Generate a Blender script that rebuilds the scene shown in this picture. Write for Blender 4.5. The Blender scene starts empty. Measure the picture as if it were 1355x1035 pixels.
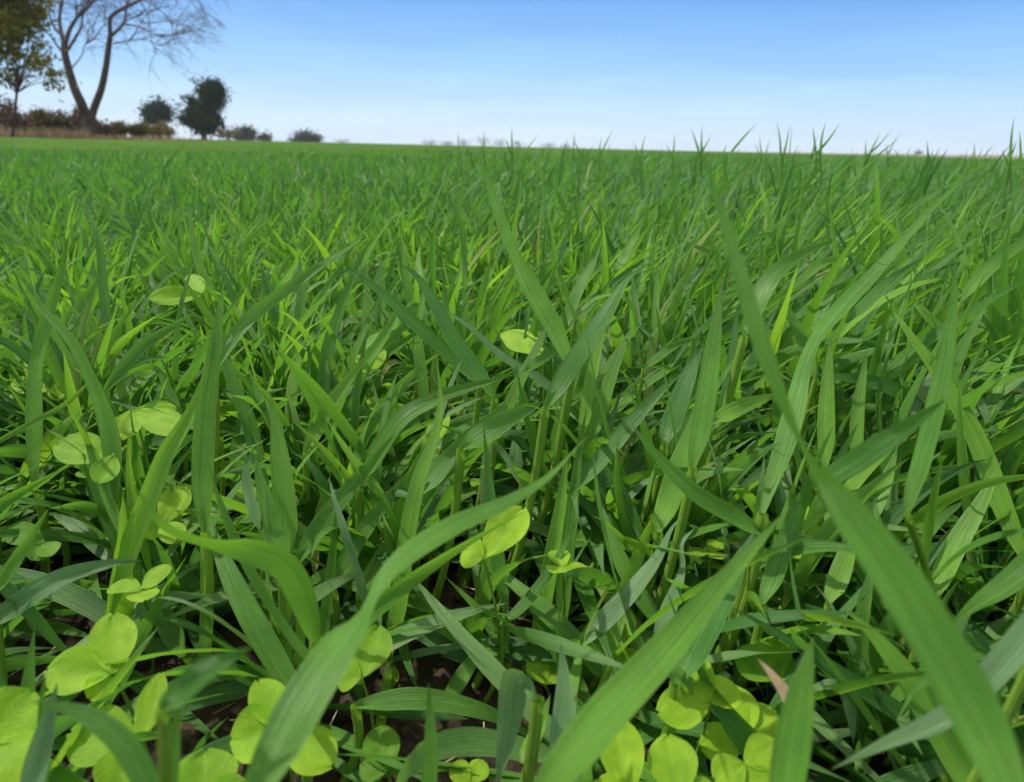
import bpy, math, random
import numpy as np
from mathutils import Vector, Matrix, noise

# ------------------------------------------------------------------ camera, sky, sun, exposure
W0, H0, F0 = 1355.0, 1035.0, 978.0          # photo frame and focal length in its pixels
CAM_H, PITCH, ROLL = 0.28, 18.3, 1.35
sc = bpy.context.scene
cam_d = bpy.data.cameras.new('camera'); cam = bpy.data.objects.new('camera', cam_d)
sc.collection.objects.link(cam); sc.camera = cam
cam_d.sensor_width = 36.0; cam_d.lens = 36.0 * F0 / W0
cam_d.clip_start = 0.01; cam_d.clip_end = 6000
R = Matrix.Rotation(math.radians(90 - PITCH), 4, 'X') @ Matrix.Rotation(math.radians(ROLL), 4, 'Z')
cam.matrix_world = Matrix.Translation((0, 0, CAM_H)) @ R
cam_d.dof.use_dof = True; cam_d.dof.focus_distance = 0.50
cam_d.dof.aperture_fstop = cam_d.lens / 2.1
cam_d.dof.aperture_blades = 0

SUN_EL, SUN_AZ = 57.0, -74.0                 # azimuth measured from the view direction, minus = to the left
w = bpy.data.worlds.new('World'); sc.world = w; w.use_nodes = True
nt = w.node_tree; nt.nodes.clear()
wo = nt.nodes.new('ShaderNodeOutputWorld'); bg = nt.nodes.new('ShaderNodeBackground')
sky = nt.nodes.new('ShaderNodeTexSky'); sky.sky_type = 'NISHITA'; sky.sun_disc = False
sky.sun_elevation = math.radians(SUN_EL); sky.sun_rotation = math.radians(SUN_AZ)
sky.altitude = 0; sky.air_density = 1.0; sky.dust_density = 0.6; sky.ozone_density = 2.2
bg.inputs['Strength'].default_value = 0.125
# the photographed sky is a clean blue down to a pale blue horizon: the physical sky is blended with that gradient, whose unseen whitish top is added as soft fill
tc = nt.nodes.new('ShaderNodeTexCoord'); sx = nt.nodes.new('ShaderNodeSeparateXYZ'); nt.links.new(tc.outputs['Generated'], sx.inputs[0])
gr = nt.nodes.new('ShaderNodeValToRGB'); nt.links.new(sx.outputs['Z'], gr.inputs[0])
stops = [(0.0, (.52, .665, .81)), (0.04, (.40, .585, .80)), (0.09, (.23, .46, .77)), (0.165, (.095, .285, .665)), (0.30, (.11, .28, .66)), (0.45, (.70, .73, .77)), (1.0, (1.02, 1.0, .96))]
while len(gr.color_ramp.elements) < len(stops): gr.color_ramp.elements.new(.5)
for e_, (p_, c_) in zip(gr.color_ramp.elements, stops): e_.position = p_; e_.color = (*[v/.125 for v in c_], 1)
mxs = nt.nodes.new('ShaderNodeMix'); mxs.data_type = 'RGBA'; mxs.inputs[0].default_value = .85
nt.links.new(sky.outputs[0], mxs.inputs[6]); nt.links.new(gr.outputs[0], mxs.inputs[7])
mp = nt.nodes.new('ShaderNodeMapping'); mp.inputs['Scale'].default_value = (3, 3, 26); nt.links.new(tc.outputs['Generated'], mp.inputs['Vector'])
wn = nt.nodes.new('ShaderNodeTexNoise'); wn.inputs['Scale'].default_value = 1.6; wn.inputs['Detail'].default_value = 6; nt.links.new(mp.outputs[0], wn.inputs['Vector'])
wr = nt.nodes.new('ShaderNodeValToRGB'); nt.links.new(wn.outputs[0], wr.inputs[0])
wr.color_ramp.elements[0].position = .35; wr.color_ramp.elements[0].color = (.94, .95, .97, 1); wr.color_ramp.elements[1].position = .7; wr.color_ramp.elements[1].color = (1.06, 1.045, 1.02, 1)
mw = nt.nodes.new('ShaderNodeMix'); mw.data_type = 'RGBA'; mw.blend_type = 'MULTIPLY'; mw.inputs[0].default_value = 1
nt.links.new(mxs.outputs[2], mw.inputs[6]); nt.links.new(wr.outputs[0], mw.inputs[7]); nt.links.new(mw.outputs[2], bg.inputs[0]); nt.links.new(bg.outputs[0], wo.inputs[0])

sun_d = bpy.data.lights.new('sun', 'SUN'); sun = bpy.data.objects.new('sun', sun_d)
sc.collection.objects.link(sun)
sun_d.energy = 3.4; sun_d.angle = math.radians(2); sun_d.color = (1.0, 0.955, 0.88)
az, el = math.radians(SUN_AZ), math.radians(SUN_EL)
sdir = Vector((math.sin(az) * math.cos(el), math.cos(az) * math.cos(el), math.sin(el)))
sun.rotation_euler = sdir.to_track_quat('Z', 'Y').to_euler()
sun.location = sdir * 50

sc.view_settings.view_transform = 'Standard'; sc.view_settings.look = 'None'
sc.view_settings.gamma = 1.0; sc.view_settings.exposure = 0.50
sc.cycles.max_bounces = 10; sc.cycles.diffuse_bounces = 7; sc.cycles.transmission_bounces = 7
sc.cycles.glossy_bounces = 2; sc.cycles.volume_bounces = 0
sc.cycles.caustics_reflective = False; sc.cycles.caustics_refractive = False
sc.cycles.use_denoising = True

RNG = np.random.default_rng(11)
random.seed(5)
COL = sc.collection
CAM = np.array([0, 0, CAM_H]); RM = np.array(R.to_3x3())

# ------------------------------------------------------------------ pixel <-> world helpers (photo pixels, depth along the view axis in metres)
def at(px, py, d):
    v = np.array([(px - W0/2)/F0, -(py - H0/2)/F0, -1.0]) * d
    return CAM + RM @ v

def ground_depth(px, py):
    v = RM @ np.array([(px - W0/2)/F0, -(py - H0/2)/F0, -1.0])
    return 1e9 if v[2] >= -1e-6 else -CAM_H / v[2]

# ------------------------------------------------------------------ object helpers
def tag(o, label=None, cat=None, group=None, kind=None):
    if label: o['label'] = label
    if cat: o['category'] = cat
    if group: o['group'] = group
    if kind: o['kind'] = kind
    return o

def empty(name, loc, label, cat, group=None):
    o = bpy.data.objects.new(name, None); COL.objects.link(o)
    o.location = loc; o.empty_display_size = 0.02
    return tag(o, label, cat, group)

def link(name, me, mats, parent=None):
    for m in (mats if isinstance(mats, (list, tuple)) else [mats]): me.materials.append(m)
    o = bpy.data.objects.new(name, me); COL.objects.link(o)
    if parent: o.parent = parent
    return o

def mesh_np(name, V, F, attrs=None, mat_idx=None, smooth=True):
    """V (n,3); F (m,4) quads or (m,3) triangles; attrs: float per vertex"""
    V = np.ascontiguousarray(V, dtype=np.float32); F = np.ascontiguousarray(F, dtype=np.int32)
    me = bpy.data.meshes.new(name)
    m, k = F.shape
    me.vertices.add(len(V)); me.vertices.foreach_set('co', V.ravel())
    me.loops.add(m*k); me.loops.foreach_set('vertex_index', F.ravel())
    me.polygons.add(m); me.polygons.foreach_set('loop_start', np.arange(0, m*k, k, dtype=np.int32))
    if smooth: me.polygons.foreach_set('use_smooth', np.ones(m, dtype=bool))
    if mat_idx is not None: me.polygons.foreach_set('material_index', np.ascontiguousarray(mat_idx, dtype=np.int32))
    for n, a in (attrs or {}).items():
        at_ = me.attributes.new(n, 'FLOAT', 'POINT'); at_.data.foreach_set('value', np.ascontiguousarray(a, dtype=np.float32))
    me.update(); 
    return me

class Acc:
    """collects quads + attributes into one mesh"""
    def __init__(s): s.V=[]; s.F=[]; s.A=[]; s.M=[]; s.n=0
    def add(s, V, F, A, m=0):
        s.V.append(V); s.F.append(F + s.n); s.A.append(A); s.M.append(np.full(len(F), m)); s.n += len(V)
    def mesh(s, name):
        V=np.concatenate(s.V); F=np.concatenate(s.F); A=np.concatenate(s.A); M=np.concatenate(s.M)
        return mesh_np(name, V, F, {'tone':A[:,0], 'lu':A[:,1], 'lv':A[:,2]}, M)

# ------------------------------------------------------------------ materials
class NT:
    def __init__(s, name):
        s.m = bpy.data.materials.new(name); s.m.use_nodes = True; s.t = s.m.node_tree; s.t.nodes.clear()
    def n(s, typ, **kw):
        nd = s.t.nodes.new(typ)
        for k, v in kw.items():
            if k.startswith('i_'):
                key = k[2:]
                key = int(key) if key.isdigit() else key.replace('_', ' ')
                nd.inputs[key].default_value = v
            else: setattr(nd, k, v)
        return nd
    def l(s, a, b): s.t.links.new(a, b)
    def math(s, op, a, b=None, c=None, clamp=False):
        nd = s.t.nodes.new('ShaderNodeMath'); nd.operation = op; nd.use_clamp = clamp
        for i, x in enumerate((a, b, c)):
            if x is None: continue
            if isinstance(x, (int, float)): nd.inputs[i].default_value = x
            else: s.l(x, nd.inputs[i])
        return nd.outputs[0]
    def ramp(s, fac, stops, interp='LINEAR'):
        nd = s.t.nodes.new('ShaderNodeValToRGB'); cr = nd.color_ramp; cr.interpolation = interp
        while len(cr.elements) < len(stops): cr.elements.new(0.5)
        for e, (p, c) in zip(cr.elements, stops):
            e.position = p; e.color = (*c, 1)
        s.l(fac, nd.inputs[0]); return nd.outputs[0]
    def mix(s, fac, a, b, blend='MIX'):
        nd = s.t.nodes.new('ShaderNodeMix'); nd.data_type = 'RGBA'; nd.blend_type = blend
        for i, x in ((0, fac), (6, a), (7, b)):
            if isinstance(x, (int, float)): nd.inputs[i].default_value = x
            elif isinstance(x, tuple): nd.inputs[i].default_value = (*x, 1)
            else: s.l(x, nd.inputs[i])
        return nd.outputs[2]
    def attr(s, name):
        nd = s.t.nodes.new('ShaderNodeAttribute'); nd.attribute_name = name; return nd.outputs['Fac']
    def out(s, sh):
        o = s.t.nodes.new('ShaderNodeOutputMaterial'); s.l(sh, o.inputs[0]); return s.m

def leaf_material(name, stops, tstops, rough=0.40, trans=0.38, veins=True, spec=0.36, stem=False):
    q = NT(name)
    tone, lu, lv = q.attr('tone'), q.attr('lu'), q.attr('lv')
    col = q.ramp(tone, stops); tcol = q.ramp(tone, tstops)
    comb = q.n('ShaderNodeCombineXYZ')
    q.l(q.math('MULTIPLY', lu, 13.0), comb.inputs[0]); q.l(q.math('MULTIPLY', lv, 1.3), comb.inputs[1]); q.l(q.math('MULTIPLY', tone, 37.0), comb.inputs[2])
    vn = q.n('ShaderNodeTexNoise', i_Scale=1.0, i_Detail=3.0); q.l(comb.outputs[0], vn.inputs['Vector'])
    rib = q.math('SINE', q.math('MULTIPLY', lu, 34.0))
    vein = q.math('MULTIPLY_ADD', rib, 0.09, q.math('MULTIPLY', vn.outputs[0], 1.0))
    # midrib: paler narrow line
    mid = q.math('SUBTRACT', 1.0, q.math('MULTIPLY', q.math('ABSOLUTE', lu), 9.0), clamp=True)
    if veins:
        vc = q.ramp(vein, [(0.25, (0.52, 0.58, 0.5)), (0.75, (1.45, 1.36, 1.4))])
        col = q.mix(0.6, col, vc, 'MULTIPLY')
        tcol = q.mix(0.6, tcol, vc, 'MULTIPLY')
        col = q.mix(q.math('MULTIPLY', mid, 0.35), col, (0.22, 0.36, 0.10))
    # blotches along the blade, in object space
    geo = q.n('ShaderNodeNewGeometry'); 
    bn = q.n('ShaderNodeTexNoise', i_Scale=55.0, i_Detail=4.0); q.l(geo.outputs['Position'], bn.inputs['Vector'])
    bc = q.ramp(bn.outputs[0], [(0.3, (0.78, 0.8, 0.75)), (0.7, (1.18, 1.15, 1.12))])
    col = q.mix(0.8, col, bc, 'MULTIPLY')
    if not stem:
        # yellowing at the base sheath, dry tip
        basef = q.ramp(lv, [(0.0, (1, 1, 1)), (0.16, (0, 0, 0))])
        col = q.mix(q.math('MULTIPLY', basef, 0.45), col, (0.16, 0.33, 0.035))
        tipf = q.ramp(lv, [(0.975, (0, 0, 0)), (1.0, (1, 1, 1))])
        col = q.mix(q.math('MULTIPLY', tipf, 0.55), col, (0.36, 0.30, 0.12))
        # tiny pale scars and specks
        sn = q.n('ShaderNodeTexVoronoi', i_Scale=260.0); q.l(geo.outputs['Position'], sn.inputs['Vector'])
        sp = q.ramp(sn.outputs['Distance'], [(0.05, (1, 1, 1)), (0.13, (0, 0, 0))])
        big = q.n('ShaderNodeTexNoise', i_Scale=18.0, i_Detail=1.0); q.l(geo.outputs['Position'], big.inputs['Vector'])
        gate = q.ramp(big.outputs[0], [(0.60, (0, 0, 0)), (0.68, (1, 1, 1))])
        col = q.mix(q.math('MULTIPLY', q.math('MULTIPLY', sp, gate), 0.6), col, (0.38, 0.45, 0.25))
        # the lower face of a wheat leaf is glaucous
        col = q.mix(q.math('MULTIPLY', geo.outputs['Backfacing'], 0.30), col, (0.095, 0.22, 0.06))
    if not stem and trans > .35:
        gl = q.math('GREATER_THAN', q.math('FRACT', q.math('MULTIPLY', tone, 57.3)), 0.84)
        col = q.mix(q.math('MULTIPLY', gl, 0.7), col, (0.16, 0.28, 0.095))
        yl = q.math('GREATER_THAN', q.math('FRACT', q.math('MULTIPLY', tone, 91.7)), 0.975)
        col = q.mix(q.math('MULTIPLY', yl, 0.6), col, (0.36, 0.36, 0.10))
    bump = q.n('ShaderNodeBump', i_Strength=0.8, i_Distance=0.0008)
    q.l(vein, bump.inputs['Height'])
    p = q.n('ShaderNodeBsdfPrincipled', i_Roughness=rough)
    p.inputs['Specular IOR Level'].default_value = spec
    q.l(col, p.inputs['Base Color']); q.l(bump.outputs[0], p.inputs['Normal'])
    t = q.n('ShaderNodeBsdfTranslucent'); q.l(tcol, t.inputs['Color'])
    mx = q.n('ShaderNodeMixShader'); mx.inputs[0].default_value = trans
    q.l(p.outputs[0], mx.inputs[1]); q.l(t.outputs[0], mx.inputs[2])
    return q.out(mx.outputs[0])

M_LEAF = leaf_material('wheat_leaf',
    [(0.0, (0.042, 0.130, 0.034)), (0.35, (0.072, 0.205, 0.028)), (0.65, (0.108, 0.265, 0.026)), (1.0, (0.18, 0.38, 0.035))],
    [(0.0, (0.11, 0.32, 0.03)), (0.35, (0.165, 0.43, 0.03)), (0.65, (0.225, 0.50, 0.03)), (1.0, (0.34, 0.64, 0.03))])
M_BLUE = leaf_material('glaucous_leaf',
    [(0.0, (0.10, 0.21, 0.075)), (1.0, (0.18, 0.31, 0.13))],
    [(0.0, (0.17, 0.38, 0.05)), (1.0, (0.25, 0.45, 0.10))], rough=0.36, trans=0.3)
M_STEM = leaf_material('wheat_stem',
    [(0.0, (0.15, 0.29, 0.04)), (0.5, (0.23, 0.40, 0.045)), (1.0, (0.34, 0.52, 0.06))],
    [(0.0, (0.2, 0.42, 0.03)), (1.0, (0.36, 0.6, 0.04))], rough=0.4, trans=0.3, stem=True)
M_DRY = leaf_material('dry_leaf_tip',
    [(0.0, (0.42, 0.28, 0.15)), (1.0, (0.55, 0.40, 0.25))], [(0.0, (0.4, 0.3, 0.15)), (1.0, (0.5, 0.4, 0.2))], trans=0.2, stem=True)

def clover_material():
    q = NT('clover_leaf')
    tone, lu, lv = q.attr('tone'), q.attr('lu'), q.attr('lv')
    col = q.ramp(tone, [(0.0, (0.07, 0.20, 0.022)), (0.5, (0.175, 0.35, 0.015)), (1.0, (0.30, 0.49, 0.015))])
    tcol = q.ramp(tone, [(0.0, (0.18, 0.42, 0.015)), (0.5, (0.30, 0.60, 0.015)), (1.0, (0.44, 0.76, 0.015))])
    # side veins run out and forward from the midrib
    a = q.math('SUBTRACT', lv, q.math('MULTIPLY', q.math('ABSOLUTE', lu), 0.55))
    vs = q.math('ABSOLUTE', q.math('SINE', q.math('MULTIPLY', a, 24.0)))
    wn = q.n('ShaderNodeTexNoise', i_Scale=60.0, i_Detail=2.0); vs = q.math('ADD', vs, q.math('MULTIPLY', q.math('SUBTRACT', wn.outputs[0], .45), 0.9), clamp=True)
    vline = q.math('POWER', q.math('SUBTRACT', 1.0, vs), 4.0)
    mid = q.math('SUBTRACT', 1.0, q.math('MULTIPLY', q.math('ABSOLUTE', lu), 18.0), clamp=True)
    line = q.math('MAXIMUM', q.math('MULTIPLY', vline, 0.15), mid)
    geo = q.n('ShaderNodeNewGeometry')
    bn = q.n('ShaderNodeTexNoise', i_Scale=130.0, i_Detail=5.0); q.l(geo.outputs['Position'], bn.inputs['Vector'])
    bc = q.ramp(bn.outputs[0], [(0.3, (0.66, 0.76, 0.6)), (0.7, (1.2, 1.13, 1.2))])
    col = q.mix(0.9, col, bc, 'MULTIPLY')
    col = q.mix(q.math('MULTIPLY', line, 0.4), col, (0.30, 0.48, 0.09))
    bn2 = q.n('ShaderNodeTexNoise', i_Scale=900.0, i_Detail=2.0); q.l(geo.outputs['Position'], bn2.inputs['Vector'])
    h = q.math('ADD', q.math('MULTIPLY', vline, 0.4), q.math('ADD', q.math('MULTIPLY', bn.outputs[0], 1.2), q.math('MULTIPLY', bn2.outputs[0], 0.35)))
    bump = q.n('ShaderNodeBump', i_Strength=0.45, i_Distance=0.0008, invert=True); q.l(h, bump.inputs['Height'])
    p = q.n('ShaderNodeBsdfPrincipled', i_Roughness=0.62); p.inputs['Specular IOR Level'].default_value = 0.25
    p.inputs['Sheen Weight'].default_value = 0.15
    q.l(col, p.inputs['Base Color']); q.l(bump.outputs[0], p.inputs['Normal'])
    t = q.n('ShaderNodeBsdfTranslucent'); q.l(tcol, t.inputs['Color'])
    mx = q.n('ShaderNodeMixShader'); mx.inputs[0].default_value = 0.45
    q.l(p.outputs[0], mx.inputs[1]); q.l(t.outputs[0], mx.inputs[2])
    return q.out(mx.outputs[0])
M_CLOVER = clover_material()

def simple(name, stops, scale, rough=0.9, bump=0.0, bdist=0.01, detail=6.0, spec=0.2, trans=0.0, attr=None):
    q = NT(name)
    geo = q.n('ShaderNodeNewGeometry')
    n = q.n('ShaderNodeTexNoise', i_Scale=scale, i_Detail=detail, i_Roughness=0.65); q.l(geo.outputs['Position'], n.inputs['Vector'])
    f = n.outputs[0]
    if attr: f = q.math('ADD', q.math('MULTIPLY', f, 0.35), q.math('MULTIPLY', q.attr(attr), 0.65))
    col = q.ramp(f, stops)
    p = q.n('ShaderNodeBsdfPrincipled', i_Roughness=rough); p.inputs['Specular IOR Level'].default_value = spec
    if spec == 0: p.inputs['IOR'].default_value = 1.0
    q.l(col, p.inputs['Base Color'])
    if bump:
        b = q.n('ShaderNodeBump', i_Strength=bump, i_Distance=bdist); q.l(n.outputs[0], b.inputs['Height']); q.l(b.outputs[0], p.inputs['Normal'])
    if trans:
        t = q.n('ShaderNodeBsdfTranslucent'); q.l(col, t.inputs['Color'])
        mx = q.n('ShaderNodeMixShader'); mx.inputs[0].default_value = trans
        q.l(p.outputs[0], mx.inputs[1]); q.l(t.outputs[0], mx.inputs[2]); return q.out(mx.outputs[0])
    return q.out(p.outputs[0])

M_SOIL = simple('soil', [(0.25, (0.016, 0.011, 0.008)), (0.5, (0.040, 0.027, 0.018)), (0.75, (0.095, 0.064, 0.042))], 70.0, bump=1.0, bdist=0.006, detail=9)
M_CLOD = simple('soil_clod', [(0.25, (0.022, 0.014, 0.010)), (0.5, (0.05, 0.034, 0.022)), (0.75, (0.12, 0.085, 0.058))], 180.0, bump=0.9, bdist=0.002, detail=8)
M_STRAW = simple('straw', [(0.2, (0.12, 0.075, 0.035)), (0.5, (0.30, 0.20, 0.10)), (0.8, (0.48, 0.36, 0.21))], 60.0, rough=0.7, attr='tone')
M_BARK = simple('bark', [(0.3, (0.034, 0.022, 0.015)), (0.7, (0.09, 0.060, 0.042))], 6.0, bump=0.8, bdist=0.05)
M_TWIG = simple('twig', [(0.3, (0.07, 0.048, 0.040)), (0.7, (0.14, 0.10, 0.085))], 2.0)
M_CAUT = simple('autumn_foliage', [(0.15, (0.05, 0.09, 0.02)), (0.40, (0.12, 0.16, 0.025)), (0.60, (0.28, 0.24, 0.035)), (0.85, (0.42, 0.24, 0.05))], 0.8, trans=0.35, attr='tone', spec=.04)
M_CDARK = simple('dark_foliage', [(0.2, (0.012, 0.028, 0.012)), (0.6, (0.03, 0.058, 0.02)), (0.9, (0.08, 0.10, 0.03))], 0.5, trans=0.25, attr='tone', spec=.04)
M_CMID = simple('hedge_foliage', [(0.2, (0.09, 0.075, 0.025)), (0.6, (0.17, 0.14, 0.045)), (0.9, (0.27, 0.19, 0.075))], 0.7, trans=0.25, attr='tone', spec=.04)
M_BRUSH = simple('brown_brush', [(0.2, (0.10, 0.058, 0.034)), (0.6, (0.21, 0.125, 0.075)), (0.9, (0.34, 0.22, 0.13))], 0.7, trans=0.1, attr='tone', spec=.04)
M_DRYGR = simple('dry_grass_blades', [(0.2, (0.24, 0.15, 0.075)), (0.6, (0.40, 0.26, 0.13)), (0.9, (0.52, 0.37, 0.20))], 0.7, trans=0.2, attr='tone')
M_PLOUGH = simple('ploughed_soil', [(0.3, (0.16, 0.11, 0.085)), (0.7, (0.26, 0.19, 0.15))], 0.02)

# ------------------------------------------------------------------ ground: one polar sheet out to the horizon
def build_ground():
    na = 560
    rr = np.concatenate([[0.02], np.geomspace(0.10, .24, 10), np.geomspace(.25, 1.6, 230), np.geomspace(1.65, 1600, 90)])
    V = [(0, 0, 0)]
    for r in rr:
        for k in range(na):
            a = 2*math.pi*k/na
            x, y = r*math.sin(a), r*math.cos(a)
            z = 0.0
            if r < 6:
                fade = min(1, (6-r)/3)
                p = Vector((x, y, 0))
                z = (noise.noise(p*9)*0.008 + noise.noise(p*34)*0.006 + (abs(noise.noise(p*70))*0.010 + noise.noise(p*170)*0.0045 if r < 2 else 0))*fade - 0.006
            V.append((x, y, z))
    V = np.array(V); n = len(rr)
    F = []
    for i in range(n-1):
        b0 = 1+i*na; b1 = b0+na
        k = np.arange(na); k2 = (k+1) % na
        F.append(np.stack([b0+k, b0+k2, b1+k2, b1+k], 1))
    F = np.concatenate(F)[:, ::-1]
    me = mesh_np('ground', V[1:], F-1)
    o = link('ground', me, M_SOIL); tag(o, kind='structure')
build_ground()

# ------------------------------------------------------------------ leaf blades
def profile(t, kind='leaf'):
    if kind == 'band':
        return np.where(t < 0.9, 1.0, np.maximum(0.25, 1-(t-0.9)*7))
    base = 0.28 + 0.72*np.sin(np.clip(t/0.24, 0, 1)*np.pi/2)**0.9
    tip = np.clip(1-((t-0.32)/0.68).clip(0, 1)**1.75, 0, 1)
    return base*np.maximum(tip, 0.012)

def ribbon(C, S, N, width, fold, tone, seg, lv0=0.0, prof='leaf', ripple=None):
    """C, S, N: (n,seg+1,3) centreline, side and normal vectors. Three vertices across."""
    n = C.shape[0]; t = np.linspace(0, 1, seg+1)
    wd = (width[:, None]*profile(t, prof)[None, :])[..., None]*0.5
    curl = 0 if prof == 'band' else 1.1*np.clip(1-t/0.16, 0, 1)[None, :, None]
    f = (fold[:, None, None]+curl)*wd
    rp = 0 if ripple is None else ripple[..., None]*wd
    L = C - S*wd + N*f + N*rp; Rr = C + S*wd + N*f - N*rp; M = C
    V = np.stack([L, M, Rr], 2).reshape(-1, 3)
    A = np.zeros((n, seg+1, 3, 3)); A[..., 0] = tone[:, None, None]
    A[..., 1] = np.array([-1, 0, 1])[None, None, :]; A[..., 2] = lv0+(1-lv0)*t[None, :, None]
    idx = np.arange(n*(seg+1)*3).reshape(n, seg+1, 3)
    q1 = np.stack([idx[:, :-1, 0], idx[:, :-1, 1], idx[:, 1:, 1], idx[:, 1:, 0]], -1).reshape(-1, 4)
    q2 = np.stack([idx[:, :-1, 1], idx[:, :-1, 2], idx[:, 1:, 2], idx[:, 1:, 1]], -1).reshape(-1, 4)
    return V, np.concatenate([q1, q2]), A.reshape(-1, 3)

def grow(P, az, e0, bend, azd, L, seg, wind, pw):
    """centrelines grown step by step: elevation falls along the leaf, wind pushes the tips"""
    n = len(P); t = (np.arange(seg)+0.5)/seg
    C = np.zeros((n, seg+1, 3)); C[:, 0] = P
    D = np.zeros((n, seg, 3))
    for i in range(seg):
        e = e0 - bend*t[i]**pw; a = az + azd*t[i]
        d = np.stack([np.cos(e)*np.sin(a), np.cos(e)*np.cos(a), np.sin(e)], -1)
        d = d + wind*t[i]
        d /= np.linalg.norm(d, axis=1, keepdims=True)
        D[:, i] = d
        C[:, i+1] = C[:, i] + d*(L/seg)[:, None]
    low = C[..., 2] < 0.006
    C[..., 2] = np.where(low, 0.006+0.0*C[..., 2], C[..., 2])
    T = np.concatenate([D[:, :1], (D[:, :-1]+D[:, 1:])/2, D[:, -1:]], 1)
    T /= np.linalg.norm(T, axis=2, keepdims=True)
    return C, T

def frames(T, az, tw0, tw1):
    n, m, _ = T.shape
    up = np.array([0, 0, 1.0])
    s0 = np.stack([np.cos(az), -np.sin(az), np.zeros(n)], -1)[:, None, :]
    s = s0 - T*np.sum(s0*T, -1, keepdims=True); s /= np.linalg.norm(s, axis=2, keepdims=True)+1e-9
    nn = np.cross(s, T); nn = np.where(nn[..., 2:3] < 0, nn, nn)
    th = (tw0[:, None] + (tw1-tw0)[:, None]*np.linspace(0, 1, m)[None, :])[..., None]
    S = s*np.cos(th) + nn*np.sin(th); N = -s*np.sin(th) + nn*np.cos(th)
    return S, N

def tubes(P0, P1, r0, r1, bow, tone, sides=6, seg=4):
    n = len(P0); t = np.linspace(0, 1, seg+1)
    C = P0[:, None]*(1-t)[None, :, None] + P1[:, None]*t[None, :, None] + bow[:, None]*(np.sin(t*np.pi))[None, :, None]
    d = P1-P0; d /= np.linalg.norm(d, axis=1, keepdims=True)+1e-9
    a = np.cross(d, np.array([0.3, 1, 0.1])); a /= np.linalg.norm(a, axis=1, keepdims=True)+1e-9
    b = np.cross(d, a)
    r = r0[:, None]*(1-t)+r1[:, None]*t
    ph = np.arange(sides)*2*np.pi/sides
    V = C[:, :, None] + r[..., None, None]*(np.cos(ph)[None, None, :, None]*a[:, None, None] + np.sin(ph)[None, None, :, None]*b[:, None, None])
    A = np.zeros(V.shape); A[..., 0] = tone[:, None, None]; A[..., 1] = np.cos(ph)[None, None]; A[..., 2] = t[None, :, None]
    idx = np.arange(n*(seg+1)*sides).reshape(n, seg+1, sides); nx = np.roll(idx, -1, 2)
    F = np.stack([idx[:, :-1], nx[:, :-1], nx[:, 1:], idx[:, 1:]], -1).reshape(-1, 4)
    return V.reshape(-1, 3), F, A.reshape(-1, 3)

def wind_at(x):
    """the crop leans to the right, most on the right half of the field"""
    k = np.clip(0.24 + 0.28*np.tanh((x+0.15)*2.5), 0.03, 0.6)
    return k

def plant_arrays(X, Y, rng, nl=4, hs=1.0, wsc=1.0):
    """parameters of one tiller per row: stem end points and leaf parameters"""
    n = len(X)
    k = wind_at(X)
    h = rng.uniform(0.045, 0.10, n)*hs
    lean = rng.uniform(0, 0.22, n); la = rng.uniform(0, 2*np.pi, n)
    P0 = np.stack([X, Y, np.full(n, -0.004)], -1)
    P1 = P0 + np.stack([h*(lean*np.sin(la)+k*0.7), h*lean*np.cos(la), h], -1)
    az0 = rng.uniform(0, 2*np.pi, n)
    tone0 = np.clip(rng.normal(0.42, 0.2, n), 0, 1)
    leaves = []
    for j in range(nl):
        u = 1.0 - j*0.2
        u = max(u, 0.2)
        Pb = P0*(1-u)+P1*u
        az = az0 + j*np.pi + rng.normal(0, 0.5, n)
        # windward leaves swing round to the right
        az = az + 0.0
        if j == 0: e0 = np.radians(rng.uniform(70, 88, n)); bend = np.radians(rng.gamma(2.0, 13, n)); L = rng.uniform(0.09, 0.17, n)
        elif j == 1: e0 = np.radians(rng.uniform(55, 80, n)); bend = np.radians(rng.uniform(8, 75, n)); L = rng.uniform(0.12, 0.20, n)
        elif j == 2: e0 = np.radians(rng.uniform(42, 72, n)); bend = np.radians(rng.uniform(20, 95, n)); L = rng.uniform(0.10, 0.18, n)
        elif j == 3: e0 = np.radians(rng.uniform(25, 60, n)); bend = np.radians(rng.uniform(20, 80, n)); L = rng.uniform(0.09, 0.16, n)
        else: e0 = np.radians(rng.uniform(5, 45, n)); bend = np.radians(rng.uniform(15, 70, n)); L = rng.uniform(0.09, 0.19, n)
        L = L*hs*1.08
        wd = rng.uniform(0.007, 0.0135, n)*wsc*(0.85 if j in (0, 5) else 1.0)
        wv = np.stack([k*1.5, -0.12*k, 0*k], -1)
        leaves.append(dict(P=Pb, az=az, e0=e0, bend=bend, azd=rng.normal(0, 0.35, n), L=L, wd=wd,
                           tw0=rng.normal(0, 0.35, n), tw1=rng.normal(0, 1.3, n), fold=rng.uniform(0.1, 0.5, n),
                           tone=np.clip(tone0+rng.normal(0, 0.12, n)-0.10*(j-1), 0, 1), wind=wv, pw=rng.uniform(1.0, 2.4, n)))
    return P0, P1, tone0, leaves

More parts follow.
